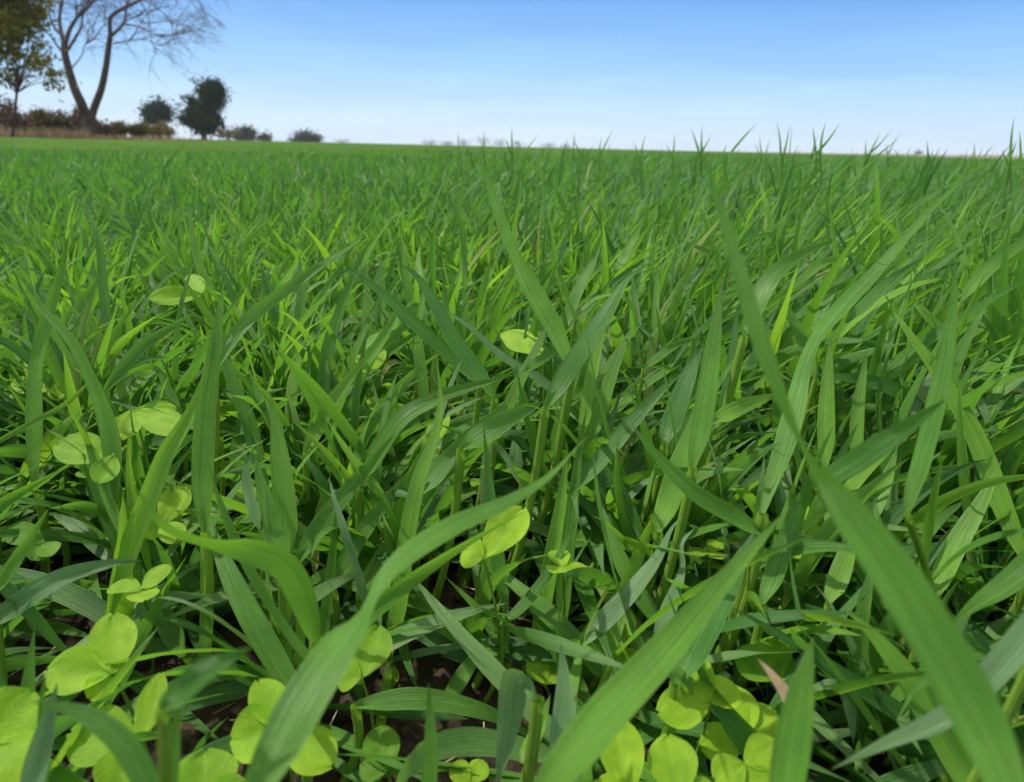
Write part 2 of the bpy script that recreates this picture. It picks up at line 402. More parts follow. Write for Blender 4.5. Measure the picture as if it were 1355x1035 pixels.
def blades(acc, lf, seg, sel=None, mat=0, ripple=True, rng=None):
    g = (lambda a: a if sel is None else a[sel])
    C, T = grow(g(lf['P']), g(lf['az']), g(lf['e0']), g(lf['bend']), g(lf['azd']), g(lf['L']), seg, g(lf['wind']), g(lf['pw']))
    S, N = frames(T, g(lf['az']), g(lf['tw0']), g(lf['tw1']))
    rp = None
    if ripple and seg >= 9:
        n = len(C); r = rng or RNG
        rp = 0.18*np.sin(np.linspace(0, 1, seg+1)[None]*r.uniform(6, 22, n)[:, None]+r.uniform(0, 6, n)[:, None])*r.uniform(0, 1, n)[:, None]
    V, F, A = ribbon(C, S, N, g(lf['wd']), g(lf['fold']), g(lf['tone']), seg, ripple=rp)
    acc.add(V, F, A, mat)
    return C

# ------------------------------------------------------------------ wheat plants that can be told apart in the photograph
def catmull(pts, n):
    pts = np.asarray(pts, float)
    if len(pts) == 2: pts = np.array([pts[0], (pts[0]+pts[1])/2, pts[1]])
    P = np.vstack([2*pts[0]-pts[1], pts, 2*pts[-1]-pts[-2]])
    seg = len(pts)-1
    ln = np.linalg.norm(np.diff(pts[:, :2], axis=0), axis=1); cum = np.concatenate([[0], np.cumsum(ln)]); cum /= cum[-1]
    out = []
    for u in np.linspace(0, 1, n):
        i = min(seg-1, np.searchsorted(cum, u, side='right')-1); s = (u-cum[i])/(cum[i+1]-cum[i]+1e-9)
        a, b, c, d = P[i], P[i+1], P[i+2], P[i+3]
        out.append(0.5*((2*b)+(-a+c)*s+(2*a-5*b+4*c-d)*s*s+(-a+3*b-3*c+d)*s**3))
    return np.array(out)

VIEW = RM @ np.array([0, 0, -1.0])
def stroke(pts, wpx, d=None, dt=None, tone=0.45, face=(0.35, -0.25), fold=0.28, prof='leaf', seg=22, gap=0.004):
    """a leaf along photo pixels (base to tip); d and dt are its distances at base and tip"""
    tone = min(1, tone*.9+.20)  # leaf colour lifted to stand in for brighter light on the front leaves
    while (tone*57.3) % 1 > .80 or (tone*91.7) % 1 > .95: tone -= .004
    d0 = d if d else min(0.011*F0/wpx, 1.9)
    d1 = dt if dt else d0*1.04
    k = len(pts); fa = np.interp(np.linspace(0, 1, k), np.linspace(0, 1, len(face)), face) if len(face) != k else np.array(face, float)
    P = catmull([(x, y, d0+(d1-d0)*i/(k-1), f) for i, ((x, y), f) in enumerate(zip(pts, fa))], seg+1)
    C = np.zeros((seg+1, 3))
    for i, (x, y, dd, f) in enumerate(P):
        dd = min(dd, ground_depth(x, y)*0.985)
        C[i] = at(x, y, dd)
        C[i, 2] = max(C[i, 2], gap)
    T = np.gradient(C, axis=0); T /= np.linalg.norm(T, axis=1, keepdims=True)+1e-9
    Vw = C-CAM; Vw /= np.linalg.norm(Vw, axis=1, keepdims=True)
    S = np.cross(T, -Vw); S /= np.linalg.norm(S, axis=1, keepdims=True)+1e-9
    N = np.cross(S, T)
    N = np.where(np.sum(N*-Vw, 1, keepdims=True) < 0, -N, N)
    th = P[:, 3][:, None]
    S2 = S*np.cos(th)+N*np.sin(th); N2 = -S*np.sin(th)+N*np.cos(th)
    width = wpx/F0*min(d0, (d0+d1)/2)
    r = random.Random(int(pts[0][0]*7+pts[0][1]))
    t = np.linspace(0, 1, seg+1)
    rp = (0.10*np.sin(t*r.uniform(7, 18)+r.uniform(0, 6)))[None]
    V, F, A = ribbon(C[None], S2[None], N2[None], np.array([width]), np.array([fold]), np.array([tone]), seg, ripple=rp, prof=prof)
    return V, F, A, C[0], width

def put(name, arrs, mat, parent, origin, smooth=True):
    V = np.concatenate([a[0] for a in arrs]) - np.array(origin)
    off = 0; Fs = []
    for a in arrs: Fs.append(a[1]+off); off += len(a[0])
    A = np.concatenate([a[2] for a in arrs])
    me = mesh_np(name, V, np.concatenate(Fs), {'tone': A[:, 0], 'lu': A[:, 1], 'lv': A[:, 2]})
    return link(name, me, mat, parent)

HERO_G = 'wheat plants standing in the front of the field'
heroes_xy = []
def wheat(label, *strokes, stem=True, stem_tone=0.5, group=HERO_G, stem_r=0.0024, foot=None):
    parts = []
    root = None
    for s in strokes:
        s = dict(s); mat = {'blue': M_BLUE, 'dry': M_DRY}.get(s.pop('mat', ''), M_LEAF)
        V, F, A, B, wd = stroke(**s); parts.append((V, F, A, mat))
        if root is None: root = B.copy(); w0 = wd
    z = max(root[2], 0.0)
    # the stem runs back down to the soil, leaning a little away from the wind
    g = np.array([root[0]-0.18*z, root[1]+0.03*z, -0.004])
    if foot:
        gp = at(foot[0], foot[1], ground_depth(*foot)); g = np.array([gp[0], gp[1], -0.004])
    e = empty('wheat_plant', (g[0], g[1], 0), label, 'wheat plant', group)
    for V, F, A, mat in parts: put('leaf', [(V, F, A)], mat, e, (g[0], g[1], 0))
    if z > 0.012:
        T = tubes(np.array([g]), np.array([root]), np.array([min(w0*0.26, stem_r)]), np.array([min(w0*0.24, stem_r*1.15)]),
                  np.array([[0.004, 0, 0]]), np.array([stem_tone]), sides=8, seg=6)
        put('stem', [T], M_STEM, e, (g[0], g[1], 0))
    heroes_xy.append((g[0], g[1]))
    return e
S = lambda w, *pts, **k: dict(pts=pts, wpx=w, **k)

# --- very close blades, out of focus
wheat('largest wheat blade, broad and blurred, slanting across the lower right corner', S(74, (1365,1120),(1300,960),(1195,775),(1118,668),(1068,592),(1005,440),(965,310),(926,190), d=.125, dt=.20, tone=.32, face=(0.1,0.1,0.15,0.6,1.35,0.7,0.4,0.8), fold=.22, seg=36))
wheat('broad bright blurred wheat blade rising from the bottom edge towards upper right', S(66, (705,1075),(790,960),(880,860),(960,765),(1046,670), d=.16, dt=.26, tone=.55, fold=.25, seg=28))
wheat('long blurred wheat blade that bends sharply halfway, beside the pale crinkled clover leaf', S(66, (320,1080),(395,940),(450,855),(489,806),(530,745),(600,697),(665,668),(725,632),(777,577), d=.16, dt=.27, tone=.42, face=(0,0.1,.5,1.32,.9,.6,.5,.6,.6), fold=.18, seg=36))
wheat('dark out of focus wheat blade with blunt tip, crossing the stems on the right', S(32, (1080,645),(1140,606),(1200,565),(1252,528), d=.26, dt=.23, tone=.12), stem_r=.0011, foot=(1290,1000))
wheat('tall dark blurred wheat blade standing upright among paler blades at the right', S(27, (1200,680),(1232,570),(1256,450),(1266,338), d=.30, dt=.31, tone=.32, face=(.2,.5,.3,.1)), stem_r=.0014, foot=(1262,925))
wheat('pale wide blurred wheat leaf bending down in the lower right corner', S(36, (1420,760),(1330,870),(1255,945),(1180,980),(1100,1018), d=.20, tone=.5, mat='blue'))
wheat('pale see-through wheat leaf leaning left behind the largest blurred blade', S(42, (1310,1075),(1245,965),(1198,892),(1155,840),(1114,803), d=.27, dt=.30, tone=.62))
wheat('short blurred wheat leaf standing at the bottom edge right of the clovers', S(48, (1035,1080),(1052,970),(1064,895),(1076,842), d=.19, tone=.45))
wheat('narrow blurred wheat leaf standing at the middle of the bottom edge', S(21, (566,1080),(570,990),(567,903), d=.22, tone=.4))
wheat('dark green blurred wheat leaf tip floating above the lower left clovers', S(34, (215,940),(270,888),(337,855), d=.16, tone=.2), S(17, (228,1060),(232,965),(246,905), d=.17, tone=.5))
wheat('dark blurred wheat leaf lying over the big round clover leaf', S(34, (215,1070),(165,985),(110,945),(40,928), d=.17, tone=.25))
wheat('pale slim wheat leaf standing at the lower left over the clovers', S(30, (35,1070),(55,985),(76,903), d=.22, tone=.5, mat='blue'), S(12, (60,1060),(55,940),(62,885), d=.23, tone=.6))
wheat('blue green wheat leaf folded over square at its top near the bottom edge', S(38, (712,925),(704,900),(690,893),(680,898),(674,950),(657,1045), d=.27, tone=.6, mat='blue', face=(1.2,1.2,.9,.3,.1,.1), seg=28))
wheat('blue green upright wheat leaf beside the square folded leaf', S(36, (738,1060),(746,965),(746,905),(742,850), d=.27, tone=.7, mat='blue'), S(20, (690,1010),(712,965),(728,920), d=.30, tone=.9))
wheat('wheat leaf with a dried salmon coloured tip above the clovers', S(18, (1050,975),(1046,930),(1024,896),(1002,871), d=.24, tone=.6, mat='dry'))
wheat('bluish wheat leaf arching over and down beside the lower clovers', S(20, (1075,918),(1100,908),(1122,925),(1130,985), d=.30, tone=.7, mat='blue', face=(.8,.6,.2,.1)))
wheat('wide wheat leaf with brown tip that droops over the stems at lower left', S(40, (418,845),(404,800),(378,750),(335,728),(290,718),(240,705),(210,685),(177,642), d=.27, dt=.23, tone=.38, face=(.2,.1,.2,.5,1.0,1.05,1.0,.9), seg=32))
wheat('wide green wheat leaf reaching in from the right edge of the field', S(34, (1420,690),(1340,765),(1290,800),(1255,830), d=.26, tone=.4))
# --- in focus, lower half
wheat('thick pale slanting wheat stem drawn up into a long narrow leaf', S(27, (146,812),(172,725),(203,645),(222,598),(252,550),(272,500),(288,440), tone=.9, d=.38, fold=.45, face=(.1,.1,.3,.4), prof='leaf'), stem_tone=.9)
wheat('broad upright wheat leaf with clear veins left of the slender pointed leaves', S(28, (272,705),(268,640),(271,560),(281,480),(290,420),(297,368), tone=.6, fold=.15, face=(.1,.0,.1,.3)), S(17, (272,872),(274,790),(272,700), d=.39, prof='band', tone=.7), stem_tone=.8)
wheat('dark narrow wheat leaf leaning left against the broad upright leaf', S(20, (352,655),(333,570),(308,505),(293,450),(288,405), tone=.3))
wheat('very broad bright wheat leaf standing above the drooping wide leaf', S(31, (376,745),(378,690),(371,610),(364,560),(358,520), tone=.62, fold=.12, d=.37), S(13, (386,915),(380,850),(372,770), d=.37, prof='band', tone=.8), S(13, (390,915),(397,850),(398,790), d=.37, prof='band', tone=.7), stem_tone=.9)
wheat('wheat leaf pointing up left behind the drooping wide leaf', S(24, (372,748),(360,690),(345,640),(337,600), tone=.45, d=.36))
wheat('long smooth wheat leaf sweeping to upper right in the centre left', S(25, (392,748),(428,690),(474,632),(523,573), tone=.35, d=.42))
wheat('green wheat leaf fanning right just below the sweeping smooth leaf', S(23, (440,778),(475,712),(518,655),(552,610), tone=.42, d=.43))
wheat('pale short wheat leaf pointing right in the centre left cluster', S(19, (474,795),(500,742),(532,688), tone=.6, d=.43))
wheat('thin straight wheat leaf standing at the centre left', S(15, (424,872),(437,760),(448,655), tone=.5, d=.40))
wheat('curled bluish wheat leaf tucked behind the upright leaves at left', S(15, (345,700),(330,655),(326,620),(336,592), tone=.5, d=.42, mat='blue'))
wheat('tall straight bright wheat plant standing on a bare yellow green stem', S(25, (515,880),(530,790),(541,700),(556,630),(575,580),(583,530),(577,468), d=.40, dt=.43, tone=.72, face=(.5,.4,.3,.2,.5,.5,.6)), S(13, (497,1050),(503,965),(515,875), d=.37, dt=.40, prof='band', tone=.9), stem_tone=.95)
wheat('bright double leaf wheat stem standing left of centre right stems', S(23, (710,872),(720,800),(733,720),(745,640),(750,585), tone=.75, d=.40, fold=.5), stem_tone=.9)
wheat('dark upright wheat leaf standing close to the bright double stem', S(21, (745,852),(748,760),(757,680),(765,605),(776,540), tone=.4, d=.41, fold=.4))
wheat('thin wheat leaf slanting in front of the two upright stems', S(15, (664,830),(702,790),(737,740),(763,688), tone=.3, d=.38))
wheat('bluish wheat leaf rolled over at the top in the lower centre', S(26, (765,855),(808,812),(845,772),(873,735),(889,700),(903,683), tone=.5, d=.36, mat='blue', face=(.1,.1,.3,.6,.9,.4)))
wheat('small bluish twisted wheat leaf right of the rolled over leaf', S(22, (868,850),(892,790),(905,752),(902,720),(920,698), tone=.8, d=.36, mat='blue', face=(.1,.4,1.1,.6,.1)))
wheat('narrow wheat leaf pointing up left above the broad bright blade', S(24, (1010,705),(975,684),(920,652),(868,602),(834,560), tone=.35, d=.36))
wheat('dark bluish wheat leaf half hidden behind the broad bright blade', S(44, (895,905),(940,815),(975,750),(1000,700), tone=.1, d=.30))
wheat('long pale wheat leaf lying low across the centre of the foreground', S(32, (668,905),(585,850),(500,812),(402,782), tone=.5, d=.45, face=(.2,.1,.1), gap=.02))
wheat('low flat wheat leaf lying beside the two upright stems', S(20, (618,765),(690,766),(765,790), tone=.35, d=.5, gap=.03))
wheat('low flat wheat leaf lying right of the two upright stems', S(21, (745,748),(820,772),(900,792), tone=.4, d=.47, gap=.02))
wheat('long pale wheat leaf lying low from the left edge over dark soil', S(29, (-25,752),(60,775),(120,802),(185,845),(250,880),(325,920), tone=.62, d=.40, mat='blue', gap=.012))
wheat('bluish wheat leaf arching from the left edge over dark soil', S(27, (-20,832),(45,785),(92,760),(150,745),(188,742), tone=.2, d=.34, mat='blue'))
wheat('dark narrow wheat leaf hanging down into the soil gap at left', S(18, (-15,755),(40,812),(75,850),(110,880), tone=.1, d=.34))
wheat('low wheat leaf lying flat on the dark soil at the left edge', S(22, (-20,838),(60,838),(130,856), tone=.4, d=.42, gap=.01))
wheat('short bright wheat leaf pointing up right at the left edge', S(17, (-12,790),(25,735),(65,672), tone=.6, d=.33))
wheat('thin pale wheat leaf slanting above the soil gap at left', S(13, (168,718),(148,672),(125,615),(104,543), tone=.5, d=.40))
wheat('blue green wheat leaf lying above the soil gap at left', S(25, (155,742),(112,704),(65,678), tone=.1, d=.45, mat='blue'))
wheat('pale wheat leaf curving right near the left soil gap', S(17, (80,702),(135,672),(190,664), tone=.55, d=.48))
wheat('wheat leaf pointing up left right of the thick pale stem', S(28, (245,868),(212,808),(182,745), tone=.35, d=.40))
wheat('bright wheat leaf leaning right beside the right edge stems', S(28, (1232,800),(1262,728),(1298,665),(1325,610), tone=.7, d=.36))
wheat('plain wheat leaf leaning right above the largest blurred blade', S(23, (1185,760),(1232,696),(1280,660), tone=.35, d=.40))
wheat('bright upright wheat leaf just left of the largest blurred blade', S(27, (1098,800),(1118,740),(1130,680), tone=.8, d=.36), S(22, (1135,715),(1168,648),(1188,590), tone=.6, d=.40))
wheat('dark wheat leaf leaning left in front of the centre right stand', S(22, (852,728),(822,655),(786,584), tone=.2, d=.42))
wheat('very broad bright wheat leaf standing in the centre right stand', S(32, (872,705),(892,640),(915,570),(930,520), tone=.68, d=.40, fold=.15))
wheat('pale hanging wheat leaf tip above the yellow clover leaf', S(13, (690,640),(668,600),(650,588),(641,625),(637,745), tone=.9, d=.45, mat='blue', face=(.6,.9,.8,.3,.4)))
wheat('pale thin wheat leaf slanting down right over the soil gap', S(16, (725,905),(672,848),(632,805),(588,762), tone=.65, d=.40))
wheat('short wheat leaf pointing up right at the lower centre', S(22, (588,935),(620,882),(652,838), tone=.55, d=.38))
wheat('wheat leaf lying low left of the square folded leaf', S(28, (470,935),(555,925),(650,945),(720,985), tone=.35, d=.33))
wheat('bright yellow green wheat stem leaning at the lower right', S(15, (1130,990),(1152,940),(1172,900), tone=.95, d=.36, fold=.5), stem_tone=1)
wheat('narrow wheat leaf reaching up from the lower right corner', S(22, (1215,1070),(1218,1010),(1225,940),(1228,880), tone=.7, d=.31))
wheat('wheat leaf pointing up left behind the lower clovers', S(26, (1010,800),(1030,745),(1046,690),(1052,640), tone=.3, d=.36))
# --- in focus, upper half
wheat('broad twisting wheat leaf rising left of the clover by the left edge', S(23, (50,650),(47,560),(50,480),(66,410),(84,348),(92,305), tone=.55, d=.45, face=(.7,.6,.6,.2,.1,.3)))
wheat('wheat leaf with dark brown streak that bends over to the upper left', S(24, (152,665),(146,575),(122,500),(92,447),(58,410),(38,367), tone=.5, d=.42, face=(.1,.2,.9,.3,.2,.3)))
wheat('thin wheat leaf slanting across the left edge clovers', S(8, (-15,592),(45,558),(90,532),(148,477), tone=.6, d=.42))
wheat('bluish wheat leaf pointing right between the left clovers', S(17, (140,517),(185,462),(228,432),(258,413), tone=.25, d=.5))
wheat('arching narrow wheat leaf folding over between the left clovers', S(13, (242,552),(224,515),(206,486),(178,490),(142,513), tone=.35, d=.52, face=(.2,.6,1.0,.5,.2)))
wheat('slim dark wheat leaf standing tall behind the left clovers', S(13, (168,478),(144,435),(136,370),(128,310),(104,262), tone=.3, d=.62))
wheat('plain wheat leaf pointing up right near the left edge', S(15, (86,442),(108,402),(133,362), tone=.45, d=.62))
wheat('pale short wheat leaf entering from the left edge', S(12, (-15,430),(8,408),(28,396), tone=.7, d=.7), S(12, (4,478),(30,442),(58,404), tone=.5, d=.66))
wheat('dark bluish wheat leaf lying level left of the broad upright leaf', S(13, (292,578),(245,556),(200,548),(146,530), tone=.1, d=.5, mat='blue'))
wheat('slender arching wheat leaf tip above the broad upright leaf', S(7, (302,398),(312,356),(334,311),(363,286), tone=.55, d=.75))
wheat('pale narrow wheat leaf leaning left behind the broad upright leaf', S(11, (290,398),(264,352),(253,300),(249,262), tone=.5, d=.8))
wheat('long broad wheat leaf arching to the upper right over the left half', S(18, (285,490),(318,434),(362,396),(420,355),(462,328),(492,303), tone=.42, d=.47, dt=.55, face=(.2,.1,.1,.3,.5,.4)))
wheat('tall wheat leaf with a curled tip beside the long broad leaf', S(15, (418,545),(438,450),(464,372),(482,330),(500,309),(498,322), tone=.38, d=.55))
wheat('dark wheat leaf sweeping to the upper left in the centre', S(18, (635,505),(612,485),(562,440),(520,400),(482,370),(452,357),(432,361), tone=.12, d=.52))
wheat('broad dark wheat leaf leaning up left in the centre', S(22, (655,525),(636,495),(602,450),(576,404),(552,366),(524,345), tone=.1, d=.46, fold=.2))
wheat('thin pale wheat leaf running up left through the centre', S(12, (775,562),(722,507),(690,487),(660,468),(618,430),(573,402), tone=.55, d=.5, mat='blue'))
wheat('small pointed wheat leaf standing behind the dark sweeping leaf', S(16, (566,560),(556,480),(555,440),(560,395),(573,350), tone=.48, d=.58, face=(.1,.2,.9,.4,.2)))
wheat('pale underside wheat leaf leaning right left of the dark sweeping leaf', S(17, (455,560),(477,490),(503,452),(526,408),(534,376), tone=.7, d=.56))
wheat('bright smooth wheat leaf leaning right in the left centre', S(21, (405,600),(428,550),(455,510),(484,470), tone=.72, d=.48))
wheat('wide wheat leaf bending over to the right in the centre', S(24, (476,648),(524,562),(575,528),(622,512),(680,496), tone=.4, d=.44, face=(.6,.3,.1,.1,.1)))
wheat('dark low wheat leaf pointing left in the centre gap', S(13, (552,484),(510,496),(468,516), tone=.2, d=.6))
wheat('twin upright wheat leaves standing behind the long broad leaf', S(15, (482,480),(486,410),(483,343), tone=.5, d=.66), S(13, (500,450),(505,390),(503,338), tone=.4, d=.68))
wheat('upright wheat leaf standing under the long broad leaf', S(15, (388,490),(398,400),(396,334), tone=.4, d=.6), S(16, (378,590),(350,535),(328,488), tone=.3, d=.5))
wheat('long smooth wheat leaf leaning up left above the bright clover', S(26, (757,490),(737,440),(706,385),(687,345),(667,300),(650,250),(631,200), tone=.52, d=.45, dt=.5, face=(.1,.1,.1,.7,.4,.2,.3)))
wheat('curved slim wheat leaf over the bright clover leaf', S(15, (655,580),(688,505),(713,455),(724,428),(742,410), tone=.6, d=.46), S(13, (694,492),(722,472),(753,453), tone=.3, d=.46))
wheat('wide wheat leaf lying level below the bright clover leaf', S(30, (610,595),(665,558),(722,530), tone=.3, d=.42), S(26, (556,655),(588,615),(630,570),(667,533), tone=.35, d=.42))
wheat('broad dark wheat leaf leaning right with thin curved tip', S(26, (722,540),(748,497),(784,442),(810,402),(832,368),(864,345), tone=.22, d=.42, fold=.15, face=(.1,.1,.1,.3,.7,.4)))
wheat('pair of yellow green upright wheat leaves right of the dark leaf', S(17, (770,585),(784,490),(806,408), tone=.78, d=.46), S(20, (776,600),(810,495),(836,430), tone=.6, d=.46))
wheat('narrow straight wheat leaf standing upright in the centre right', S(11, (866,470),(868,400),(871,342), tone=.55, d=.6))
wheat('thin wheat leaf arching over and hanging down in the centre right', S(8, (762,420),(788,396),(820,392),(838,410),(843,445),(848,488), tone=.7, d=.5, face=(.3,.9,.9,.4,.1,.1)))
wheat('straight bluish wheat leaf leaning right below the arching thin leaf', S(23, (755,655),(800,602),(842,552),(880,512),(908,488), tone=.2, d=.42))
wheat('thin bent wheat leaf pointing right in the centre right', S(12, (852,488),(895,456),(932,445), tone=.4, d=.5))
wheat('tall bright wheat leaf crossing behind the top of the largest blade', S(28, (918,620),(934,530),(946,440),(957,368), tone=.45, d=.38, fold=.15))
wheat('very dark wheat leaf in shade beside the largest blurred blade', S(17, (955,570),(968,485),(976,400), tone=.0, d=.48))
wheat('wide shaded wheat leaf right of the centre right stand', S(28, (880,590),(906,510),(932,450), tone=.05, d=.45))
wheat('pale broad wheat leaf leaning right behind the centre right stand', S(15, (866,440),(898,388),(944,341), tone=.6, d=.62, mat='blue'))
wheat('thin dark wheat leaf pointing left above the centre right stand', S(6, (965,345),(920,326),(883,311), tone=.05, d=.7))
wheat('pale level wheat leaf right of the largest blade', S(22, (940,560),(985,537),(1032,520), tone=.75, d=.42))
wheat('wheat leaf leaning right above the bright clover leaf', S(16, (738,450),(768,378),(786,342),(800,298), tone=.5, d=.62), S(13, (814,362),(838,318),(849,295), tone=.6, d=.7))
wheat('broad bluish wheat leaf with a long narrow tip sweeping to the horizon', S(31, (1010,680),(1046,565),(1074,466),(1112,410),(1150,370),(1186,330),(1240,270),(1302,214), tone=.35, d=.36, dt=.55, face=(.3,.2,.95,.5,.4,.5,.5,.5), seg=30), S(16, (1120,428),(1178,372),(1224,340), tone=.25, d=.44))
wheat('wide wheat leaf arching right just beside the top of the largest blade', S(24, (985,445),(1018,372),(1060,336),(1106,316), tone=.42, d=.46, fold=.2), S(11, (1038,388),(1095,346),(1155,331), tone=.6, d=.52))
wheat('yellow green wheat leaf leaning left behind the bluish sweeping leaf', S(17, (1080,500),(1060,445),(1030,387), tone=.4, d=.5))
wheat('bright strap shaped wheat leaf standing upright in the right half', S(22, (1094,620),(1094,530),(1099,442), tone=.66, d=.44, fold=.2))
wheat('second strap shaped wheat leaf standing right of the bright strap leaf', S(18, (1134,620),(1135,545),(1148,458), tone=.55, d=.46))
wheat('long pale wheat leaf running up left from the right edge', S(27, (1365,750),(1332,680),(1290,575),(1240,492),(1196,432),(1169,386), tone=.72, d=.38, dt=.45, fold=.35))
wheat('small wheat leaf leaning left under the long bluish sweeping leaf', S(12, (1250,440),(1222,412),(1201,386), tone=.5, d=.55))
wheat('wheat leaf arching up to the right edge of the field', S(18, (1272,400),(1308,356),(1355,320),(1405,292), tone=.45, d=.5))
wheat('dark bluish wheat leaf lying level at the right edge', S(15, (1385,525),(1325,503),(1256,489), tone=.1, d=.46, mat='blue'))
wheat('dark bluish wheat leaf lying level behind the strap shaped leaves', S(19, (1228,540),(1165,508),(1074,494), tone=.05, d=.47))
wheat('wheat leaf leaning right behind the bright strap shaped leaf', S(15, (1072,440),(1106,376),(1138,338), tone=.4, d=.6))
wheat('wheat leaf pointing up right near the right edge of the field', S(15, (1280,455),(1305,420),(1334,394), tone=.5, d=.55))
# --- blades that reach above the horizon
HG = 'wheat tips standing above the horizon'
def tips(label, base, ts, d=1.5, w=5.5, tone=.4):
    w *= .62
    bx, by = base
    wheat(label, *[S(w, (bx+(tx-bx)*(.1+.5*((i*7+int(bx))%3-1)), by+34), (bx+(tx-bx)*(.15+.25*((i*7+int(bx))%3-1)), by+4), (bx+(tx-bx)*.55, by+(ty-by)*.5), (tx, ty), d=d, dt=d*1.0, tone=tone, seg=10, face=(.3, .5)) for i, (tx, ty) in enumerate(ts)], group=HG)
tips('three-pronged wheat tip standing highest above the horizon right of centre', (1081,205), [(1075,166),(1093,160),(1113,160)], 1.35, 6.5)
tips('two-pronged wheat tip above the horizon left of the three-pronged one', (1037,208), [(1028,160),(1045,165)], 1.5)
tips('pair of short wheat tips above the horizon over the largest blade', (928,203), [(914,169),(929,165),(941,178)], 1.6)
tips('long slanting wheat tip above the horizon pointing right', (955,208), [(1003,162),(962,190)], 1.3, 6.5)
tips('slanting wheat tips above the horizon right of the three-pronged one', (1145,210), [(1146,184),(1180,172),(1166,174)], 1.5)
tips('bent thin wheat tip above the horizon far right of the three-pronged one', (1195,214), [(1206,193),(1182,196)], 1.8)
tips('tallest single wheat tip above the horizon near the right edge', (1334,214), [(1342,154),(1346,186),(1325,198)], 1.3, 7)
tips('wheat tip leaning above the horizon at the very right edge', (1352,205), [(1349,172)], 1.2, 6)
tips('small wheat tips above the ploughed strip on the horizon', (1290,216), [(1289,187),(1301,195),(1318,190)], 1.7, 5)
tips('short paired wheat tips above the horizon between larger tips', (1008,210), [(1005,178),(998,188),(1021,182)], 1.9, 4.5)
tips('upright wheat tip above the horizon in front of hazy trees', (678,203), [(677,167),(668,182)], 1.6, 6)
tips('thin slanting wheat tip above the horizon right of the hazy trees', (690,205), [(712,178)], 1.7, 5)
tips('small wheat tip above the horizon in front of pale far trees', (607,205), [(606,174),(617,188)], 2.0, 5)
tips('second small wheat tip above the horizon before pale far trees', (641,206), [(641,172),(636,186)], 2.0, 5)
tips('bending wheat tip above the horizon in the middle of the field', (790,208), [(812,171),(797,180)], 1.7, 5)
tips('left leaning wheat tip above the horizon in the middle of the field', (768,204), [(757,179)], 1.9, 4.5)
tips('small upright wheat tip above the horizon middle right', (845,208), [(855,177),(839,186)], 1.8, 5)
tips('narrow wheat tip above the horizon left of the largest blade', (891,208), [(893,174),(881,190)], 1.8, 5)
tips('dark short wheat tip crossing the horizon line in the left half', (222,215), [(243,190)], 1.3, 5, .1)

# ------------------------------------------------------------------ clover
def leaflet(hub, tip, side, nrm, w, tone, rs):
    nl_, nw = 12, 8
    L = np.linalg.norm(tip-hub); ax = (tip-hub)/L
    t = np.linspace(0, 1, nl_+1)
    # obovate outline: narrow base, round shoulders, shallow notch
    prof = np.sin(np.pi*np.clip(t, 0, 1)**1.25*0.985+0.02)**0.62
    prof[0] = 0.03
    u = np.linspace(-1, 1, nw+1)
    fold = rs.uniform(0.05, 0.32); cup = rs.uniform(-0.12, 0.14); ph = [rs.uniform(0, 6) for _ in range(3)]
    V = []; A = []
    for i, ti in enumerate(t):
        for uj in u:
            hw = 0.5*w*prof[i]
            tt = ti*(1-0.055*uj*uj*0) + 0.07*ti**3*(1-uj*uj)*(-0.35) + 0.03*ti**4*abs(uj)
            lift = fold*abs(uj)*hw + cup*L*(ti-0.5)**2*-1.6 + 0.022*w*math.sin(6*ti+ph[0]+2*uj) + 0.02*w*math.sin(9*uj+ph[1]+5*ti)
            V.append(hub + ax*L*tt + side*uj*hw + nrm*lift); A.append((tone, uj, ti))
    idx = np.arange((nl_+1)*(nw+1)).reshape(nl_+1, nw+1)
    F = np.stack([idx[:-1, :-1], idx[:-1, 1:], idx[1:, 1:], idx[1:, :-1]], -1).reshape(-1, 4)
    return np.array(V), F, np.array(A)

CL_G = 'clover plants growing between the wheat'
def clover_world(label, hub, lfs, tone, group=CL_G, pet_r=0.0007):
    """lfs: list of (tip, side, normal, width)"""
    rs = random.Random(int(hub[0]*9e3)+int(hub[1]*7e3))
    foot = np.array([hub[0]+rs.uniform(-.2, .2)*hub[2], hub[1]+rs.uniform(-.1, .35)*hub[2], 0.0])
    e = empty('clover', tuple(foot), label, 'clover', group)
    for tip, side, nrm, w_ in lfs:
        put('leaflet', [leaflet(hub, tip, side, nrm, w_, min(1, max(0, tone+rs.uniform(-.1, .1))), rs)], M_CLOVER, e, foot)
    T = tubes(np.array([foot-[0, 0, .004]]), np.array([hub]), np.array([pet_r*1.2]), np.array([pet_r]), np.array([[0.003, 0.0, 0]]), np.array([.6]), sides=6, seg=6)
    put('stalk', [T], M_STEM, e, foot)
    return e

def clover(label, hub, leaflets, tone=.6, d=None):
    wm = max(l[2] for l in leaflets)
    d = d or 0.0175*F0/wm
    d = min(d, ground_depth(*hub)*0.93)
    H = at(hub[0], hub[1], d); H[2] = max(H[2], .008)
    lfs = []
    for tx, ty, w_ in leaflets:
        v = RM @ np.array([(tx-W0/2)/F0, -(ty-H0/2)/F0, -1.0])
        dflat = (H[2]-CAM_H)/v[2] if v[2] < 0 else d
        dd = d + (np.clip(dflat, d*.8, d*1.25)-d)*0.5
        Tp = at(tx, ty, dd); Tp[2] = max(Tp[2], .006)
        ax = Tp-H; L = np.linalg.norm(ax); ax /= L
        vw = (Tp+H)/2-CAM; vw /= np.linalg.norm(vw)
        up = -vw*0.8 + np.array([0, 0, 0.45])
        sd = np.cross(ax, up); sd /= np.linalg.norm(sd)
        nr = np.cross(sd, ax); nr = nr if np.dot(nr, -vw) > 0 else -nr
        lfs.append((Tp, sd, nr, w_/F0*d))
    return clover_world(label, H, lfs, tone)

